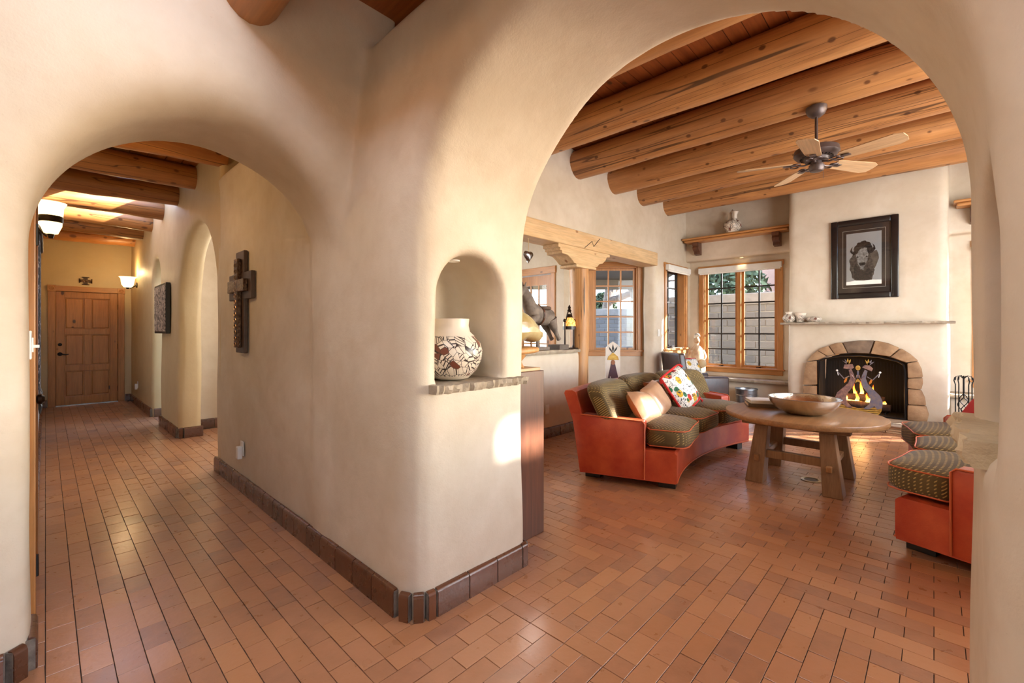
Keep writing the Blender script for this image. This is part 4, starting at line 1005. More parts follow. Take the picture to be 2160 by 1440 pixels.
def flame_mat():
    t = NT('flame'); z = t.n('SeparateXYZ', {0: t.n('TexCoord').outputs['Generated']}).outputs[2]
    c = t.ramp(z, [(0, lin(255, 120, 20)), (.35, lin(255, 200, 90)), (.7, lin(255, 150, 40)), (1, lin(220, 70, 10))])
    e = t.n('Emission', {0: c, 1: 9.0}); tr = t.n('BsdfTransparent')
    f = t.math('MULTIPLY', t.ramp(z, [(0, (.9,)*3), (.6, (.8,)*3), (1, (.05,)*3)]), t.ramp(t.noise(t.coord((6, 6, 3)), 1.5, 3), [(.35, (.2,)*3), (.6, (1,)*3)]))
    mx = t.n('MixShader', {0: f, 1: tr.outputs[0], 2: e.outputs[0]}); t.t.links.new(mx.outputs[0], t.out.inputs[0]); return t.m
FL = flame_mat()
fl = thing('fire', 'orange flames burning on the logs', 'fire', (8.5, .78, .20))
for i in range(11):
    y = -.24+i*.048+lg.uniform(-.02, .02); h = lg.uniform(.22, .46)*(1-abs(y)*1.4); x = lg.uniform(-.10, .08); b = .028
    MB().tube([(x, y, 0), (x+.01, y+.012, h*.25), (x-.008, y-.008, h*.55), (x+.006, y+.012, h*.8), (x, y+.004, h)], [b*.6, b, b*.75, b*.4, .003], 8).build('flame', FL, fl, smooth=80)
lamp('fire_light', 'POINT', (8.36, .78, .42), 4, (1, .5, .18), shadow_soft_size=.12)
RUST = plain('rust_metal', (172, 136, 120), .4, .5, col2=(112, 92, 96), ns=22); BLUEM = plain('blue_metal', (112, 114, 136), .4, .5, col2=(146, 134, 126), ns=22)
GOLD = plain('gold_straw', (206, 168, 84), .45, .4, col2=(170, 126, 50), ns=24)
kk = thing('dancer_screen', 'cut metal fire screen of two dancers on a gold basket', 'fire screen', (7.90, .775, .125))
def kp(pts, x, mat, nm, d=.004): return MB().prism([(-y, z) for y, z in pts], x-d/2, x+d/2, 0).build(nm, mat, kk)
def mir(p): return [(-y, z) for y, z in p]
ell = [(.255*math.cos(a), .13+.13*math.sin(a)) for a in [PI*1.0+PI*i/20 for i in range(21)]]
kp([(-.255, .13)]+[(.255*math.cos(PI+PI*i/24), .14+.15*math.sin(PI+PI*i/24)) for i in range(25)]+[(.255, .17), (.1, .15), (0, .13), (-.1, .15), (-.255, .17)], 0, GOLD, 'basket')
for i in range(5):
    z = .02+i*.026; hw = .255*math.sqrt(max(.05, 1-((.14-z)/.15)**2))*.97
    bpy_ = MB().tube([(-.004, -hw, z+.012), (-.004, 0, z-.004), (-.004, hw, z+.012)], .0025, 4).build('basket_groove', MAT['bronze'], kk)
body = [(-.26, .16), (-.27, .24), (-.24, .33), (-.17, .41), (-.11, .48), (-.085, .56), (-.105, .66), (-.075, .68), (-.045, .60), (-.03, .52), (-.05, .44), (-.11, .35), (-.135, .27), (-.12, .20), (-.06, .13), (-.12, .13), (-.18, .18), (-.21, .14)]
kp(body, -.012, RUST, 'dancer_body'); kp(mir(body), -.012, BLUEM, 'dancer_body')
kp([(-.165, .685), (-.155, .74), (-.06, .75), (-.045, .70), (-.08, .67)], -.014, RUST, 'dancer_mask')
kp([(.045, .71), (.075, .745), (.13, .74), (.165, .70), (.15, .66), (.09, .69)], -.014, RUST, 'dancer_mask')
for s in (-1, 1):
    for a in (-.5, 0, .5, .95):
        c, s_ = math.sin(a*s), math.cos(a); y0, z0 = s*.115, .745
        kp([(y0-.01, z0), (y0+.035*c-.012, z0+.05*s_), (y0+.075*c, z0+.085*s_), (y0+.04*c+.012, z0+.04*s_), (y0+.01, z0)], -.016, BLUEM if a > 0 else GOLD, 'feather')
    MB().tube([(-.014, -s*.10, .58), (-.016, -s*.16, .54), (-.018, -s*.235, .635)], .007, 5).build('arm', BLUEM, kk)
    MB().tube([(-.014, -s*.075, .60), (-.016, -s*.03, .53), (-.018, -s*.01, .60)], .007, 5).build('arm', RUST, kk)
    MB().sphere((-.018, -s*.24, .65), .014, 8, 6).tube([(-.018, -s*.237, .64), (-.018, -s*.225, .58)], .004, 4).build('rattle', MAT['white'], kk)
    kp([(s*.14-.02, .50), (s*.14, .545), (s*.14+.022, .55), (s*.14+.01, .50), (s*.14-.015, .475)], -.02, plain('copper_sleeve', (220, 140, 60), .4, .5), 'sleeve')
kp([(-.02, .53), (0, .55), (.02, .53), (.025, .49), (0, .51), (-.03, .485)], -.02, GOLD, 'sleeve')
MB().sphere((-.016, 0, .70), (.005, .03, .035), 10, 6).build('sun_disc', GOLD, kk)
kp([(-.01, .66), (.01, .66), (.008, .56), (-.008, .56)], -.014, BLUEM, 'sun_stem')
MB().tube([(0, -.12, .1), (.10, -.12, 0)], .006, 5).tube([(0, .12, .1), (.10, .12, 0)], .006, 5).build('stand', MAT['iron'], kk)
ft = thing('fire_tools', 'black wrought iron fire tool set on a twisted stand', 'fire tools', (7.92, -.27, .125))
MB().lathe([(.09, 0), (.09, .012), (.03, .02)], 20).build('base', MAT['iron'], ft, smooth=40)
s_ = MB().tube([(0, 0, .01), (0, 0, .18)], .009, 8).tube([(0, 0, .44), (0, 0, .66)], .009, 8)
for i in range(4):
    a0 = i*PI/2; s_.tube([(.055*math.sin(PI*t)*math.cos(a0+t*PI*1.2), .055*math.sin(PI*t)*math.sin(a0+t*PI*1.2), .18+.26*t) for t in [k/14 for k in range(15)]], .005, 5)
s_.build('stand', MAT['iron'], ft, smooth=60)
for i in range(4):
    a = i*PI/2+.5; c, d = math.cos(a), math.sin(a)
    tl = MB().tube([(0, 0, .62), (.04*c, .04*d, .66), (.08*c, .08*d, .65), (.085*c, .085*d, .60)], .005, 5)
    tl.build('hook', MAT['iron'], ft, smooth=60)
    t2 = MB().tube([(.09*c, .09*d, .64), (.10*c, .10*d, .60), (.085*c, .085*d, .55), (.085*c, .085*d, .10)], .006, 6)
    if i == 0: t2.puffy((.012, .05, .06), 3, 4, lambda q: q+Vector((.085*c, .085*d, .09)))
    if i == 1: t2.puffy((.03, .03, .07), 3, 4, lambda q: q+Vector((.085*c, .085*d, .10)))
    t2.build(('shovel', 'brush', 'poker', 'tongs')[i], MAT['iron'], ft, smooth=50)

# ---------------------------------------------------------------- counter: horse, lamp, block; pedestal and carved stone
HW = plain('weathered_grey_wood', (104, 92, 84), .75, col2=(150, 136, 124), ns=9, bump=.4, bs=24)
hs = thing('carved_horse', 'weathered grey carved horse leaping on the counter', 'sculpture', (4.32, 3.66, 1.10))
bm_ = bpy.data.meshes.new('horse_body')
pts = [((-.33, 0, .74), .045), ((-.27, 0, .75), .06), ((-.21, 0, .66), .075), ((-.15, 0, .55), .09), ((-.07, 0, .47), .115), ((.04, 0, .43), .112), ((.14, 0, .43), .118), ((.22, 0, .42), .11), ((.275, 0, .40), .05)]
hb_ = MB().tube([p for p, r in pts], [r for p, r in pts], 16)
hb_.tube([(-.29, 0, .75), (-.37, 0, .68), (-.43, 0, .61)], [.055, .045, .03], 10)
for s in (-1, 1):
    hb_.tube([(-.26, s*.015, .79), (-.25, s*.03, .85)], [.018, .004], 6)
    hb_.tube([(-.08, s*.06, .42), (-.20, s*.07, .37), (-.25, s*.07, .33), (-.17, s*.07, .29), (-.12, s*.07, .28)], [.06, .042, .03, .024, .028], 8)
    hb_.tube([(.20, s*.055, .40), (.25, s*.06, .30), (.29, s*.06, .24), (.345, s*.06, .16), (.37, s*.06, .135)], [.085, .055, .034, .024, .032], 10)
hb_.tube([(0, 0, .34), (0, 0, .04)], .02, 8).bb((-.16, -.07, 0), (.16, .07, .04))
hb_.build('body', HW, hs, smooth=60)
MB().puffy((.10, .13, .03), 3, 6, lambda q: q+Vector((.07, 0, .535))).build('saddle', plain('worn_saddle', (92, 74, 62), .7), hs, smooth=60)
MB().lathe([(.128, -.012), (.133, 0), (.128, .012)], 20, cap=False).xf(Matrix.Translation((.0, 0, .445)) @ Matrix.Rotation(PI/2, 4, 'Y')).build('girth_strap', MAT['walnut'], hs)
wb = MB().bb((4.60, 3.52, 1.10), (4.80, 3.72, 1.165)).build('wood_block', plain('grey_wood_block', (92, 82, 74), .7, col2=(116, 104, 94)), None, bevel=.006); tag(wb, 'dark grey wooden block lying between the horse and the lamp', 'block')
GM = emit('amber_glass', (255, 190, 90), 1.6)
tl = thing('table_lamp', 'bronze lantern lamp with amber mosaic glass shade on the counter', 'lamp', (4.92, 3.60, 1.10))
MB().bb((-.12, -.07, 0), (.12, .07, .018)).build('base', MAT['bronze'], tl, bevel=.006)
for s in (-1, 1):
    MB().tube([(s*.10, 0, .015), (s*.10, 0, .06), (s*.10, 0, .36)], [.028, .013, .011], 10).sphere((s*.105, 0, .385), .024, 10, 6).build('post', MAT['bronze'], tl, smooth=50)
    MB().tube([(s*.10, 0, .36), (s*.07, 0, .40), (s*.045, 0, .48), (0, 0, .54)], [.010, .008, .008, .008], 8).build('arch_arm', MAT['bronze'], tl, smooth=60)
MB().lathe([(.02, .50), (.03, .52), (.014, .545), (.022, .56), (.004, .60)], 14).build('finial', MAT['bronze'], tl, smooth=50)
MB().lathe([(.03, .475), (.045, .44), (.03, .42)], 16).build('cap', MAT['bronze'], tl, smooth=50)
def mosaic():
    t = NT('mosaic_glass'); v = t.n('TexCoord').outputs['Object']
    s = t.n('SeparateXYZ', {0: v}).outputs; an = t.math('ARCTAN2', s[1], s[0])
    uv = t.n('CombineXYZ', {0: t.math('MULTIPLY', an, 4.0), 1: t.math('MULTIPLY', s[2], 60.0), 2: 0.0}).outputs[0]
    br = t.n('TexBrick', {'Vector': uv, 'Color1': lin(255, 214, 120), 'Color2': lin(214, 120, 40), 'Mortar': lin(60, 36, 16), 'Scale': 1.0, 'Mortar Size': .04, 'Brick Width': .9, 'Row Height': 1.0})
    t.set(base=br.outputs[0], emit=br.outputs[0], estr=1.1, rough=.3); return t.m
sh = MB().lathe([(.03, .43), (.055, .415), (.08, .37), (.088, .31), (.084, .31), (.05, .405)], 28).build('shade', mosaic(), tl, smooth=50)
MB().lathe([(.088, .265), (.088, .31), (.085, .31), (.085, .265)], 28).build('shade_band', plain('dark_fringe', (50, 44, 46), .4), sh, smooth=40)
lamp('table_lamp_bulb', 'POINT', (4.92, 3.60, 1.43), 4, (1, .72, .36), shadow_soft_size=.03)
pd = thing('pedestal', 'dark walnut box pedestal standing beside the arch', 'pedestal', (2.155, 2.06, 0))
MB().bb((-.155, -.16, 0), (.155, .16, 1.085)).build('column', MAT['walnut'], pd, bevel=.004)
MB().bb((-.145, -.15, 1.085), (.13, .15, 1.105)).build('cap', wood('pale_cap', (214, 182, 140), (190, 150, 104), axis=0, knot_amt=0), pd, bevel=.003)
GS = plain('polished_gold_stone', (150, 122, 62), .22, col2=(206, 192, 150), ns=3.2, bump=.12, bs=9, coat=.5)
cv = thing('stone_carving', 'polished golden stone bison carving on a wooden stand', 'sculpture', (2.17, 2.05, 1.105))
MB().tube([(-.02, 0, .001), (-.02, 0, .004), (.0, 0, .05), (.01, 0, .09)], [.09, .10, .055, .08], 14).build('stand', MAT['pale_z'], cv, smooth=50)
MB().puffy((.16, .11, .025), 3.5, 8, lambda q: q+Vector((.03, 0, .11+.04*q.x))).build('plinth', MAT['pale_z'], cv, smooth=60)
def cf(q):
    hump = .05*math.exp(-((q.x+.03)/.12)**2); low = -.05*math.exp(-((q.x-.20)/.07)**2) if q.z > 0 else 0
    cut = .05*math.exp(-((q.x-.05)/.09)**2) if q.z < 0 else 0
    return Vector((q.x+.03, q.y*(1-.2*max(0, q.z)/.1), q.z+.235+(hump if q.z > 0 else cut)+low))
MB().puffy((.23, .11, .10), 2.6, 16, cf).build('body', GS, cv, smooth=70)
MB().bb((-.02, -.03, .125), (.02, .03, .15)).build('pin', MAT['iron'], cv)
# heart ornament hanging in the dining opening
ho = thing('heart_ornament', 'silver heart ornament hanging below the pale beam', 'ornament', (4.03, 3.56, 2.47))
hp = []
for i in range(40):
    a = 2*PI*i/40; hp.append((.0052*16*math.sin(a)**3, .0052*(13*math.cos(a)-5*math.cos(2*a)-2*math.cos(3*a)-math.cos(4*a))-.22))
V = [(x, 0, z) for x, z in hp]; n_ = len(V)
V2 = V+[(x*.72, -.028, (z+.20)*.72-.20) for x, z in hp]+[(x*.72, .028, (z+.20)*.72-.20) for x, z in hp]+[(0, -.034, -.20), (0, .034, -.20)]
F2 = [(i, (i+1) % n_, (i+1) % n_+n_, i+n_) for i in range(n_)]+[(i, (i+1) % n_, (i+1) % n_+2*n_, i+2*n_) for i in range(n_)]+[(i+n_, (i+1) % n_+n_, 3*n_) for i in range(n_)]+[(i+2*n_, (i+1) % n_+2*n_, 3*n_+1) for i in range(n_)]
MB().add(V2, F2).build('heart', plain('old_silver', (150, 150, 154), .22, 1.0), ho, smooth=70)
MB().tube([(0, 0, -.17), (.005, 0, -.08), (0, 0, 0)], .004, 5).build('cord', plain('jute', (200, 170, 126), .9), ho)
# painted board behind the sofa
bd = thing('painted_board', 'white arched panel painted with a dark robed figure leaning by the bay window', 'artwork', (5.72, 3.40, 0), TH-PI/2)
bd.rotation_euler = (0, 0, TH-PI/2)
MB().prism([(-.105, 0), (.105, 0), (.105, 1.10), (.06, 1.15), (0, 1.19), (-.06, 1.15), (-.105, 1.10)], 0, .02, 1).build('panel', plain('gesso', (222, 212, 200), .7), bd)
PU = plain('plum_paint', (66, 46, 66), .6, col2=(92, 58, 62), ns=8)
MB().prism([(-.06, 0), (.06, 0), (.085, .62), (.02, .90), (-.02, .90), (-.085, .62)], -.004, 0, 1).build('robe', PU, bd)
MB().prism([(-.085, .92), (-.07, .97), (0, 1.03), (.07, .97), (.085, .92)], -.005, 0, 1).build('hat', GOLD, bd)
MB().lathe([(.001, 0), (.03, 0), (.03, .004), (.001, .004)], 16, sy=1.2).xf(Matrix.Translation((0, -.001, .885)) @ Matrix.Rotation(PI/2, 4, 'X')).build('face', plain('face_paint', (150, 96, 66), .7), bd)
for a in (-.7, 0, .7): MB().prism([(math.sin(a)*.01, 1.02), (math.sin(a)*.06-.014, 1.02+math.cos(a)*.07), (math.sin(a)*.10, 1.02+math.cos(a)*.13), (math.sin(a)*.06+.014, 1.02+math.cos(a)*.07)], -.004, 0, 1).build('feather', MAT['black_wood'], bd)
MB().bb((-.028, -.007, .38), (.028, 0, .395)).bb((-.007, -.007, .355), (.007, 0, .42)).build('cross_mark', plain('orange_paint', (222, 130, 60), .6), bd)
MB().bb((-.045, -.007, .56), (-.036, 0, .68)).bb((-.045, -.007, .56), (.0, 0, .568)).sphere((.0, -.006, .585), (.018, .006, .022), 10, 6).build('scythe', MAT['white'], bd)
# carved figure on the bench
st_ = thing('carved_figure', 'carved cream and tan robed figure on the bench behind the armchair', 'sculpture', (8.62, 3.30, .49), -.8)
CM = plain('carved_alabaster', (214, 192, 160), .6, col2=(168, 122, 82), ns=5, bump=.4, bs=18)
MB().lathe([(.16, 0), (.17, .08), (.15, .25), (.13, .42), (.10, .52), (.045, .58), (.04, .62)], 20, sy=.75).build('robe', CM, st_, smooth=60)
hd = MB().sphere((0, 0, .67), (.055, .06, .068), 14, 10).tube([(0, -.05, .665), (0, -.075, .66)], [.014, .008], 8).build('head', CM, st_, smooth=60)
MB().tube([(0, .02, .73), (0, .0, .77), (0, -.06, .775), (0, -.14, .75)], [.05, .045, .03, .006], 10).build('headdress', plain('cream_stone', (232, 222, 206), .6), hd, smooth=60)
for s in (-1, 1): MB().tube([(s*.10, 0, .48), (s*.15, -.03, .34), (s*.08, -.12, .26)], [.045, .04, .03], 10).build('arm', CM, st_, smooth=60)
MB().sphere((.05, -.13, .24), (.075, .06, .085), 12, 8).build('held_pot', plain('tan_stone', (206, 180, 140), .6), st_, smooth=60)
# ---------------------------------------------------------------- hall furnishings
def wall_cross(name, label, loc, rz, s, fancy):
    r = thing(name, label, 'cross', loc, rz)
    W_ = plain(name+'_wood', (62, 44, 34), .5, col2=(84, 62, 48), ns=9); T_ = plain(name+'_tin', (112, 84, 60), .35, .8, col2=(60, 42, 32), ns=34, bump=.8, bs=60)
    if fancy:
        MB().bb((-.11*s, -.03, 0), (.11*s, 0, .84*s)).build('upright', W_, r, bevel=.006)
        MB().bb((-.30*s, -.032, .44*s), (.30*s, 0, .66*s)).build('crossbar', W_, r, bevel=.006)
        MB().bb((-.05*s, -.062, .045*s), (.05*s, -.03, .775*s)).build('tin_upright', T_, r, bevel=.006)
        MB().bb((-.22*s, -.066, .50*s), (.22*s, -.03, .60*s)).build('tin_crossbar', T_, r, bevel=.006)
        st = MB()
        for i in range(14):
            z = (.07+i*.05)*s
            st.tube([(.028*s*math.cos(a), -.065, z+.018*math.sin(a)) for a in [k*PI/4 for k in range(9)]], .0025, 4)
        st.build('tin_scrolls', plain(name+'_bright_tin', (150, 116, 84), .3, .9), r)
    else:
        MB().bb((-.028, -.014, 0), (.028, 0, .14)).bb((-.05, -.014, -.003), (.05, 0, .012)).bb((-.05, -.014, .128), (.05, 0, .143)).build('upright', W_, r)
        MB().bb((-.085, -.016, .045), (.085, 0, .095)).bb((-.09, -.016, .03), (-.07, 0, .11)).bb((.07, -.016, .03), (.09, 0, .11)).build('crossbar', T_, r)
    return r
wall_cross('wall_cross', 'large dark wood and tin cross on the hall wall', (1.14, 4.17, 1.165), -PI/2, 1.0, True)
wall_cross('wall_cross', 'small tin cross above the hall door', (.51, 11.298, 2.19), 0, 1, False)
def plug(label, loc, rz, dark=False):
    r = thing('outlet', label, 'outlet', loc, rz)
    MB().bb((-.037, -.008, -.06), (.037, 0, .06)).build('plate', MAT['white'], r, bevel=.004)
    MB().bb((-.028, -.045, -.085), (.028, -.008, .02)).build('night_light', MAT['white'], r, bevel=.008)
    return r
plug('outlet with a white night light low on the hall wall under the cross', (1.145, 4.22, .36), -PI/2)
plug('outlet with night light low on the far hall pillar', (1.145, 10.35, .38), -PI/2)
r = thing('outlet', 'white outlet plate low on the half wall beside the sofa', 'outlet', (4.35, 3.528, .36), 0)
MB().bb((-.037, -.008, -.06), (.037, 0, .06)).build('plate', MAT['white'], r, bevel=.004); MB().bb((-.016, -.011, -.04), (.016, -.008, -.008)).bb((-.016, -.011, .008), (.016, -.008, .04)).build('sockets', MAT['blind'], r)
def switch(label, loc, rz, n=1):
    r = thing('light_switch', label, 'switch', loc, rz)
    MB().bb((-.04*n, -.008, -.06), (.04*n, 0, .06)).build('plate', MAT['white'], r, bevel=.004)
    for i in range(n): MB().bb((-.012+(i-(n-1)/2)*.05, -.013, -.03), (.012+(i-(n-1)/2)*.05, -.008, .03)).build('rocker', MAT['blind'], r)
    return r
switch('white light switch between the bay window and the narrow window', (7.47, 3.528, 1.31), 0)
r = switch('white switch plate on the arch pier beside the wooden door', (-.047, 2.74, 1.29), PI/2)
MB().bb((-.004, -.03, -.012), (.004, -.008, .0)).build('toggle', MAT['white'], r)
# tall carved picture on the hall pillar
fp = thing('relief_panel', 'black framed pale carved panel hanging on the hall pillar', 'picture', (1.145, 7.78, 1.31), -PI/2)
MB().bb((-.44, -.05, 0), (.44, 0, .68)).build('frame', MAT['black_wood'], fp, bevel=.006)
def relief():
    t = NT('carved_relief'); v = t.coord(); n = t.noise(v, 22, 3, .6, 1.2)
    t.set(base=t.ramp(n, [(.42, lin(72, 60, 54)), (.5, lin(196, 180, 164))], 'CONSTANT'), rough=.6); t.bump(n, .5); return t.m
MB().bb((-.41, -.056, .03), (.41, -.05, .65)).build('panel', relief(), fp)
# sconces
SG = emit('sconce_glass', (255, 224, 160), 2.2)
def sconce(label, loc, rz):
    r = thing('wall_sconce', label, 'sconce', loc, rz)
    MB().lathe([(.05, 0), (.05, .01), (.02, .02)], 20).xf(Matrix.Translation((0, 0, -.05)) @ Matrix.Rotation(PI/2, 4, 'X')).build('backplate', MAT['bronze'], r, smooth=40)
    MB().tube([(0, -.01, -.05), (0, -.06, -.09), (0, -.10, -.115)], .008, 8).build('arm', MAT['bronze'], r, smooth=60)
    b = MB()
    b.lathe([(.02, -.10), (.055, -.095), (.085, -.05), (.095, .02), (.10, .06), (.125, .09), (.12, .09), (.094, .06), (.085, .0), (.04, -.085)], 28, c=(0, -.13, 0))
    b.build('shade', SG, r, smooth=60)
    g = MB().lathe([(.018, -.125), (.03, -.10), (.01, -.095)], 14, c=(0, -.13, 0))
    g.build('finial', MAT['bronze'], r, smooth=50)
    return r
r = sconce('lit bell glass sconce on the far hall pillar near the door', (1.145, 10.45, 2.22), -PI/2)
lamp('sconce_bulb', 'POINT', (.98, 10.45, 2.40), 9, (1, .70, .34), shadow_soft_size=.04)
r = sconce('lit bell glass sconce with a dark metal band beside the hall arch', (-.055, 4.25, 2.10), PI/2); r.scale = (.62, .62, 1.1)
MB().lathe([(.092, -.03), (.097, -.025), (.097, .005), (.092, .01)], 24, c=(0, -.13, 0), cap=False).build('metal_band', MAT['bronze'], r, smooth=40)
lamp('sconce_bulb_near', 'POINT', (.03, 4.25, 2.33), 8, (1, .70, .34), shadow_soft_size=.04)
# textile hanging on the hall side wall
tx = thing('hanging_textile', 'dark woven textile with patterned edge and tassels on the hall wall', 'textile', (-.055, 5.1, .86), PI/2)
def tex_m():
    t = NT('woven_textile'); v = t.coord((30, 30, 30)); n = t.noise(v, 1.0, 2)
    t.set(base=t.ramp(n, [(.4, lin(24, 22, 26)), (.52, lin(60, 62, 84)), (.6, lin(170, 160, 160))], 'CONSTANT'), rough=.9); return t.m
V = []; F = []
for i in range(25):
    for j in range(13):
        V.append((-.55+i*1.1/24, -.018-.012*math.sin(i*.9), 1.17*j/12))
F = [(i*13+j, (i+1)*13+j, (i+1)*13+j+1, i*13+j+1) for i in range(24) for j in range(12)]
clo = MB().add(V, F).build('cloth', tex_m(), tx, smooth=80, fix=False)
sm = clo.modifiers.new('thickness', 'SOLIDIFY'); sm.thickness = .012
MB().tube([(-.62, -.03, 1.185), (.62, -.03, 1.185)], .014, 8).build('rod', MAT['iron'], tx, smooth=60)
for s in (-.5, -.25, 0, .25, .5): MB().tube([(s, -.02, .0), (s+.01, -.03, -.05), (s, -.028, -.10)], [.008, .012, .004], 6).build('tassel', MAT['black_wood'], tx)
# door stop
ds = thing('door_stop', 'small black spring door stop on the hall baseboard', 'door stop', (1.124, 10.75, .06), -PI/2)
MB().tube([(0, 0, 0), (0, -.07, -.005)], .006, 6).sphere((0, -.075, -.005), .011, 8, 6).build('spring', MAT['iron'], ds)
# recessed light under the soffit above the window
rl = thing('recessed_light', 'small recessed light in the soffit above the tall window', 'light', (8.77, 2.55, 2.688))
MB().lathe([(.045, 0), (.046, -.006), (.034, -.008), (.03, 0)], 20, cap=False).build('trim_ring', MAT['white'], rl, smooth=40)
MB().lathe([(.028, .0), (.026, -.003)], 16).build('lens', emit('soffit_lens', (255, 214, 140), 4), rl)
lamp('soffit_spot', 'SPOT', (8.76, 2.55, 2.67), 6, (1, .74, .4), (0, 0, -1), spot_size=1.2, spot_blend=.7, shadow_soft_size=.03)

# ---------------------------------------------------------------- outdoors
gnd = MB().bb((9.0, -14, -.35), (40, 30, -.15)).bb((-8, 11.6, -.35), (9.0, 30, -.15)).bb((6.7, 3.9, -.35), (9.0, 11.6, -.15)).bb((-8, -14, -.35), (9.0, -3.3, -.15)).build('ground', plain('pale_gravel', (176, 160, 140), .9, col2=(198, 184, 164), ns=30), None); gnd['kind'] = 'structure'
def garden_wall(name, label, p0, p1, top, nrm, per=.40, course=.165, rows=13):
    root = thing(name, label, 'wall', (p0[0], p0[1], -.15), math.atan2(p1[1]-p0[1], p1[0]-p0[0]), kind='structure')
    L = math.hypot(p1[0]-p0[0], p1[1]-p0[1]); hgt = top+.15; capz = hgt-.26
    MB().bb((0, 0, 0), (L, .3, capz)).build('mortar', plain(name+'_mortar', (164, 156, 146), .9), root)
    MB().bb((-.02, -.05, capz), (L+.02, .35, hgt)).build('coping', plain(name+'_coping', (146, 136, 126), .85, col2=(132, 124, 114), ns=8), root, bevel=.02)
    me = MB().bb((-per/2+.008, -.022, .008), (per/2-.008, .05, course-.010)).mesh('brick', MAT['garden_brick'], bevel=.006, bseg=1)
    n = int(capz/course)
    items = []
    for r in range(n):
        z = capz-(r+1)*course
        k = int(L/per)
        for c in range(k):
            items.append((c*per+per/2+(per/2 if r % 2 else 0), z, r))
    items = [(x, z) for x, z, r in items if x+per/2 < L]
    for x, z in items[:300]: obj('brick', me, root, (x, random.uniform(-.006, .006), z), (0, random.gauss(0, .006), 0))
    return root
garden_wall('garden_wall', 'grey brick garden wall close behind the fireplace windows', (11.0, 5.1), (11.0, -2.6), 2.2, None)
A0 = FV*17.3+RV*2.2; A1 = FV*17.3+RV*8.4
garden_wall('garden_wall', 'grey brick garden wall with bare trees behind it seen through the bay window', (A0.x, A0.y), (A1.x, A1.y), 2.2, None)
BARK = plain('grey_bark', (92, 80, 72), .9, col2=(126, 112, 100), ns=14, bump=.5)
def bare_tree(label, loc, h, seed, group=None, spread=.6):
    rnd = random.Random(seed); root = thing('bare_tree', label, 'tree', loc, group=group)
    tr = MB(); br = MB()
    def grow(p, d, L, r, lev, mb):
        pts = [p]; q = Vector(p); dd = Vector(d)
        for i in range(4):
            dd = (dd+Vector((rnd.gauss(0, .13), rnd.gauss(0, .13), rnd.gauss(0, .08)))).normalized(); q = q+dd*L/4; pts.append(q.copy())
        mb.tube(pts, [r, r*.9, r*.8, r*.72, r*.62], 6 if lev else 9, False)
        if lev < 4:
            for k in range(rnd.choice((2, 3, 3)) if lev else 5):
                at = pts[rnd.choice((2, 3, 4, 4))]
                nd = (dd+Vector((rnd.gauss(0, spread), rnd.gauss(0, spread), rnd.gauss(.1, .35)))).normalized()
                grow(at, nd, L*rnd.uniform(.55, .75), r*rnd.uniform(.45, .6), lev+1, br)
    grow(Vector((0, 0, 0)), Vector((0, 0, 1)), h*.42, h*.036, 0, tr)
    tr.build('trunk', BARK, root, smooth=60); br.build('branches', BARK, root, smooth=60)
    return root
for i, (d, lat, h) in enumerate(((19.4, 3.5, 7.5), (21.5, 4.75, 9.5), (18.9, 5.35, 8.0))):
    p = FV*d+RV*lat; bare_tree(('slim bare tree beyond the garden wall of the bay window', 'taller bare tree with forked trunk beyond the garden wall', 'thick trunked bare tree close behind the garden wall')[i], (p.x, p.y, -.15), h, 3+i, spread=.55)
p = FV*11.5+RV*3.45
tw = thing('bare_shrub', 'pale leafless twiggy shrub before the bay window', 'shrub', (p.x, p.y, -.15)); b = MB(); rnd = random.Random(9)
for i in range(16):
    a = rnd.uniform(0, 6.28); q = rnd.uniform(.15, .6); hh = rnd.uniform(1.2, 2.5)
    b.tube([(0, 0, 0), (q*.3*math.cos(a), q*.3*math.sin(a), hh*.5), (q*math.cos(a), q*math.sin(a), hh)], [.014, .009, .003], 4, False)
b.build('twigs', plain('pale_twig', (196, 180, 160), .8), tw)
LEAF = plain('juniper_green', (70, 84, 58), .8, col2=(104, 116, 82), ns=4)
def evergreen(label, loc, h, rad, seed, n=4200):
    rnd = random.Random(seed); root = thing('juniper_tree', label, 'tree', loc)
    MB().tube([(0, 0, 0), (.05, .02, h*.4), (0, 0, h*.8)], [.12, .09, .03], 8).build('trunk', BARK, root)
    V = []; F = []
    for i in range(n):
        t = rnd.random()**.8; z = h*(.18+.82*t); rr = rad*(1-.75*t)*math.sqrt(rnd.random())*1.05; a = rnd.uniform(0, 6.28)
        c = Vector((rr*math.cos(a), rr*math.sin(a), z)); s = rnd.uniform(.07, .17)
        u = Vector((rnd.gauss(0, 1), rnd.gauss(0, 1), rnd.gauss(0, 1))).normalized(); w_ = u.orthogonal().normalized()
        k = len(V); V += [c-u*s, c+w_*s*.5, c+u*s, c-w_*s*.5]; F.append((k, k+1, k+2, k+3))
    MB().add(V, F).build('foliage', LEAF, root, fix=False)
    return root
evergreen('dark juniper rising over the garden wall behind the tall window', (13.4, 4.3, -.15), 4.4, 1.7, 1)
evergreen('lower juniper over the garden wall beside the stucco house', (14.4, 1.0, -.15), 3.4, 1.2, 2)
p = FV*25+RV*5.2; evergreen('grey green juniper behind the far garden wall', (p.x, p.y, -.15), 3.6, 1.5, 3)
hsx = thing('stucco_house', 'rose brown stucco house wall over the garden wall', 'building', (17.5, 2.7, -.15))
MB().bb((-1.5, -2.6, 0), (3, 1.4, 5.2)).build('walls', plain('rose_stucco', (176, 138, 122), .9), hsx, bevel=.05)
MB().bb((-1.56, -2.66, 5.2), (3.06, 1.46, 5.4)).build('parapet', plain('rose_stucco_cap', (184, 148, 130), .9), hsx, bevel=.05)
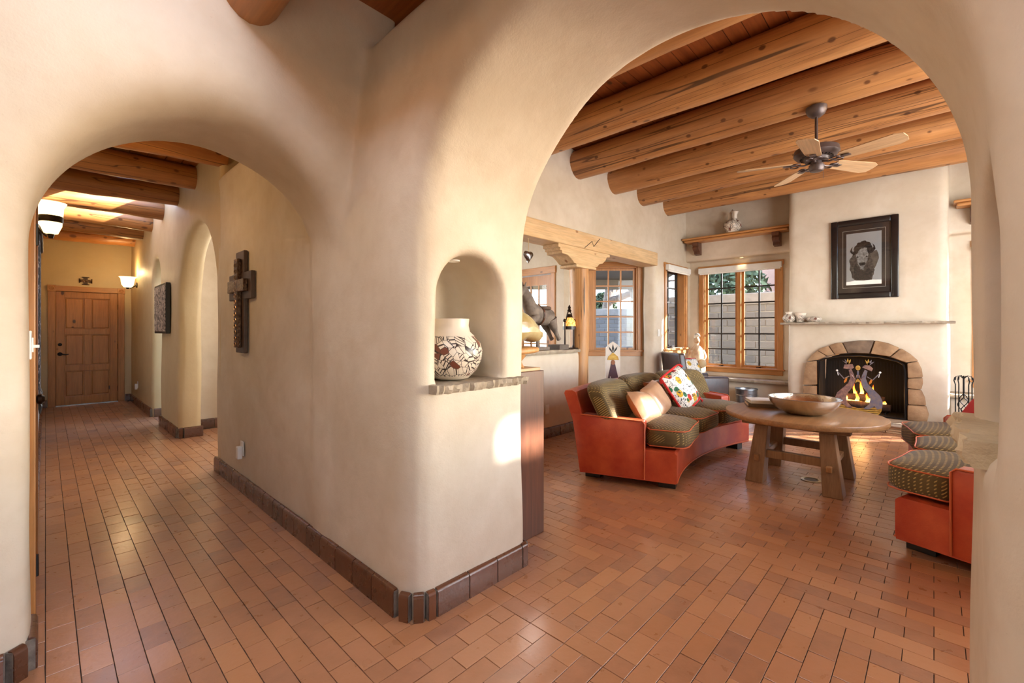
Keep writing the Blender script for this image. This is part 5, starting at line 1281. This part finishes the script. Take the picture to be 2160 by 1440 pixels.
# porch over the bay window's view
p0 = FV*9.1+RV*1.2
pr_ = thing('portal_roof', 'dark timber porch roof outside the bay window', 'roof', (p0.x, p0.y, 2.50), TH-PI/2, kind='structure')
MB().hexa([(-2.2, 0, .28), (2.6, 0, .28), (2.6, 2.0, .10), (-2.2, 2.0, .10), (-2.2, 0, .36), (2.6, 0, .36), (2.6, 2.0, .18), (-2.2, 2.0, .18)]).build('deck', plain('dark_deck', (104, 98, 92), .8), pr_)
MB().bb((-2.2, 1.9, -.12), (2.6, 2.08, .12)).build('fascia_beam', plain('grey_beam', (120, 112, 104), .8), pr_)

# ---------------------------------------------------------------- what each piece of the setting is
NOTE = {'floor': ('clay brick floor running through foyer, hall and living room', 'floor'), 'wall_foyer': ('soft cream plaster wall with the large and the small arch', 'wall'), 'wall_hall': ('ochre plaster hall wall pierced by two arches', 'wall'),
 'wall_living': ('cream plaster wall holding the beam and narrow window', 'wall'), 'wall_fireplace': ('plaster chimney wall with window recesses', 'wall'), 'wall_hall_end': ('ochre plaster wall around the pine hall door', 'wall'),
 'wall_hall_side': ('plaster hall wall behind the hanging textile', 'wall'), 'wall_side_room': ('bright plaster wall seen through the hall arch', 'wall'), 'wall_dining_bay': ('angled plaster wall around the fifteen pane window', 'wall'),
 'wall_dining_door': ('plaster wall around the glazed pine door', 'wall'), 'ceiling': ('plank ceiling over the living room log beams', 'ceiling'), 'ceiling_hall': ('plank ceiling of the hall with a skylight opening', 'ceiling'),
 'baseboard_pier': ('brown clay tile baseboard around the niche pier', 'baseboard'), 'baseboard_hall_pillar': ('clay tile baseboard around the hall pillar', 'baseboard'), 'baseboard_living': ('clay tile baseboard along the half wall', 'baseboard'), 'ground': ('pale gravel ground outside the windows', 'ground')}
for o in list(bpy.data.objects):
    if o.parent is None and o.get('kind') == 'structure' and not o.get('label'):
        l, c = NOTE.get(o.name, (None, None))
        if l is None:
            wd = o.name.split('_'); c = wd[0]; l = {'wall': 'plaster wall of the ', 'ceiling': 'ceiling of the ', 'baseboard': 'clay tile baseboard of the '}.get(c, 'part of the ') + ' '.join(x for x in wd[1:] if not x.isdigit() and x != 'left')
        tag(o, l, c)
